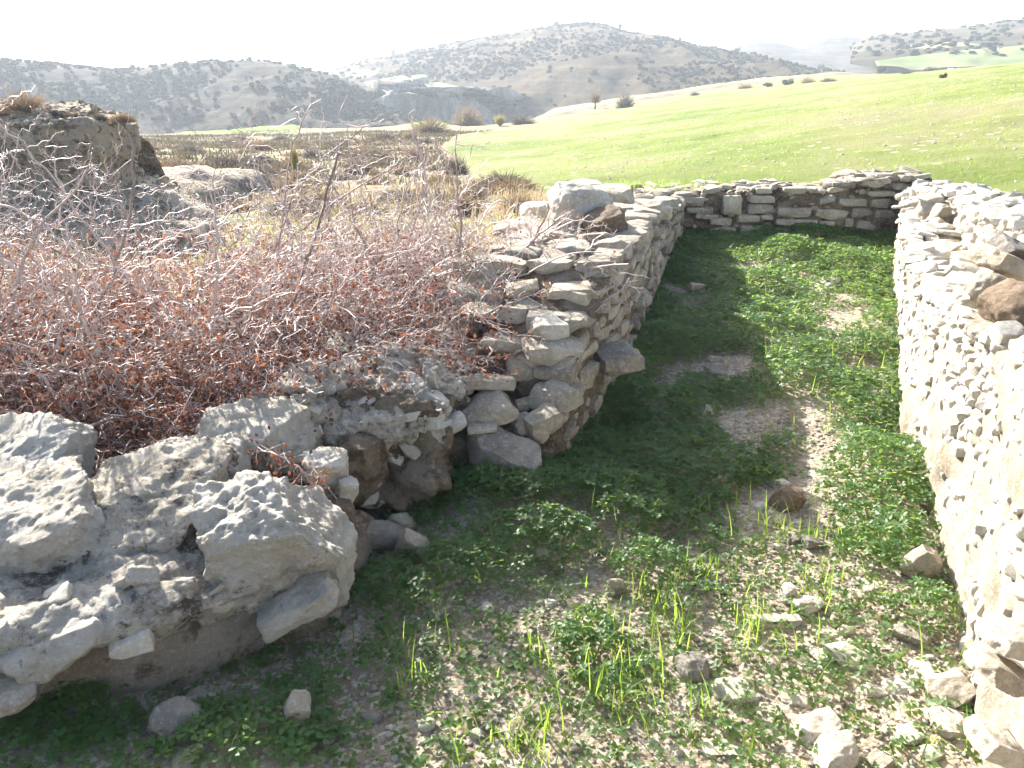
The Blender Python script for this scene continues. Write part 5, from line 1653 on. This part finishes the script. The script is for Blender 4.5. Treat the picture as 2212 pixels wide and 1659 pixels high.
crest_tree(PB, 850, 3.4, "lone dark tree on the left shoulder of the big central hill")
crest_tree(PB, 1340, 2.4, "dark tree standing on the crest just right of the big hill's summit")
crest_tree(PB, 1470, 1.6, "small dark tree on the right shoulder of the big central hill")

# scrub and dry grass, beyond counting
def region_pts(n, seed, box, test):
    g = np.random.default_rng(seed)
    X = g.uniform(box[0], box[1], n); Y = g.uniform(box[2], box[3], n)
    sd = sdist(X, Y, ROOM)
    Z = H(X, Y)
    P = np.stack([X, Y, Z], -1)
    u, v = proj(P)
    k = (sd > .75) & (u > -100) & (u < 2300) & test(X, Y, u, v)
    return P[k], g
fpoly = np.array(pts_field := [tuple(at(u, v, y)[:2]) for (u, v, y) in main_px] + [(9, 2.0), (5.4, 5.5), (5.3, 9.3), (3.5, 9.75), (2.0, 10.4), (0.9, 12.0)])
P, g = region_pts(26000, 901, (-9, 3, 3.5, 16), lambda X, Y, u, v: (sdist(X, Y, fpoly) > .1) & (fbm(xy0(X, Y, .8), 905, 3) > -.15))
blades(P, g, .06, .26, .005, M_dry, "dry_grass", "straw coloured dry grass on the ground behind the walls", lean=.8)
P, g = region_pts(14000, 902, (-9, 3, 3.5, 14), lambda X, Y, u, v: (sdist(X, Y, fpoly) > .0) & (fbm(xy0(X, Y, .6), 915, 3) > .0))
blades(P, g, .04, .12, .005, M_blade, "grass", "patches of short green grass behind the thorn bush", lean=.7)
P, g = region_pts(60000, 903, (-26, 6, 14, 62), lambda X, Y, u, v: (sdist(X, Y, fpoly) > .3) & (fbm(xy0(X, Y, .25), 925, 3) > -.25))
blades(P, g, .05, .24, .02, M_scrub, "dry_scrub", "brown dry scrub on the gully slopes", lean=.9, cat="scrub")
P, g = region_pts(9000, 906, (-26, 6, 14, 62), lambda X, Y, u, v: (sdist(X, Y, fpoly) > .3) & (fbm(xy0(X, Y, .3), 935, 3) > .0))
blades(P, g, .05, .16, .03, M_dark_leaf, "grass", "green grass between the scrub in the gully", lean=.95, tlo=0, thi=.3)
P, g = region_pts(60000, 904, (0.5, 22, 7, 32), lambda X, Y, u, v: (sdist(X, Y, fpoly) < -.1))
P = P[:60000]
blades(P, g, .05, .11, .006, M_blade, "young_wheat", "short green wheat shoots on the near part of the field", lean=.8, cat="crop")
Xs, Ys = g.uniform(0.8, 26, 1500), g.uniform(8, 40, 1500)
k = sdist(Xs, Ys, fpoly) < -.2
Xs, Ys = Xs[k], Ys[k]
mbp = MB()
for i in range(len(Xs)):
    s = g.uniform(.02, .065)
    Q, F = rock((s, s * .8, s * .5), int(g.integers(40)) + 5000, n=2, rnd=.4, cuts=4)
    mbp.add(Q + [Xs[i], Ys[i], float(H(Xs[i], Ys[i])) + .06], F, g.uniform(.3, 1))
tag(mbp.build("field_stones", M_white), "small white stones littering the green field", "stones", kind="stuff")

# ================================================================== air between the camera and the hills
hm, nt = new_mat("haze_air")
vol = nt.nodes.new("ShaderNodeVolumePrincipled")
vol.inputs['Color'].default_value = (0.74, 0.85, 1.0, 1)
vol.inputs['Density'].default_value = 0.0008
vol.inputs['Anisotropy'].default_value = 0.35
out = nt.nodes.new("ShaderNodeOutputMaterial")
nt.links.new(vol.outputs[0], out.inputs['Volume'])
zs = [float(v.z) for o in COL.objects if o.type == 'MESH' and o.get("kind") == "structure" for v in (o.data.vertices[i].co for i in range(0, len(o.data.vertices), 7))]
z0, z1 = min(zs) - 6, max(zs) + 12
m = MB()
xx, yy = 2060, 2060
V = [(sx * xx, sy * yy, z) for z in (z0, z1) for (sx, sy) in ((-1, -1), (1, -1), (1, 1), (-1, 1))]
m.add(V, [(0, 3, 2, 1), (4, 5, 6, 7), (0, 1, 5, 4), (1, 2, 6, 5), (2, 3, 7, 6), (3, 0, 4, 7)])
hz = m.build("haze", hm, smooth=False)
tag(hz, "pale haze in the air over the valley", "haze", kind="stuff")
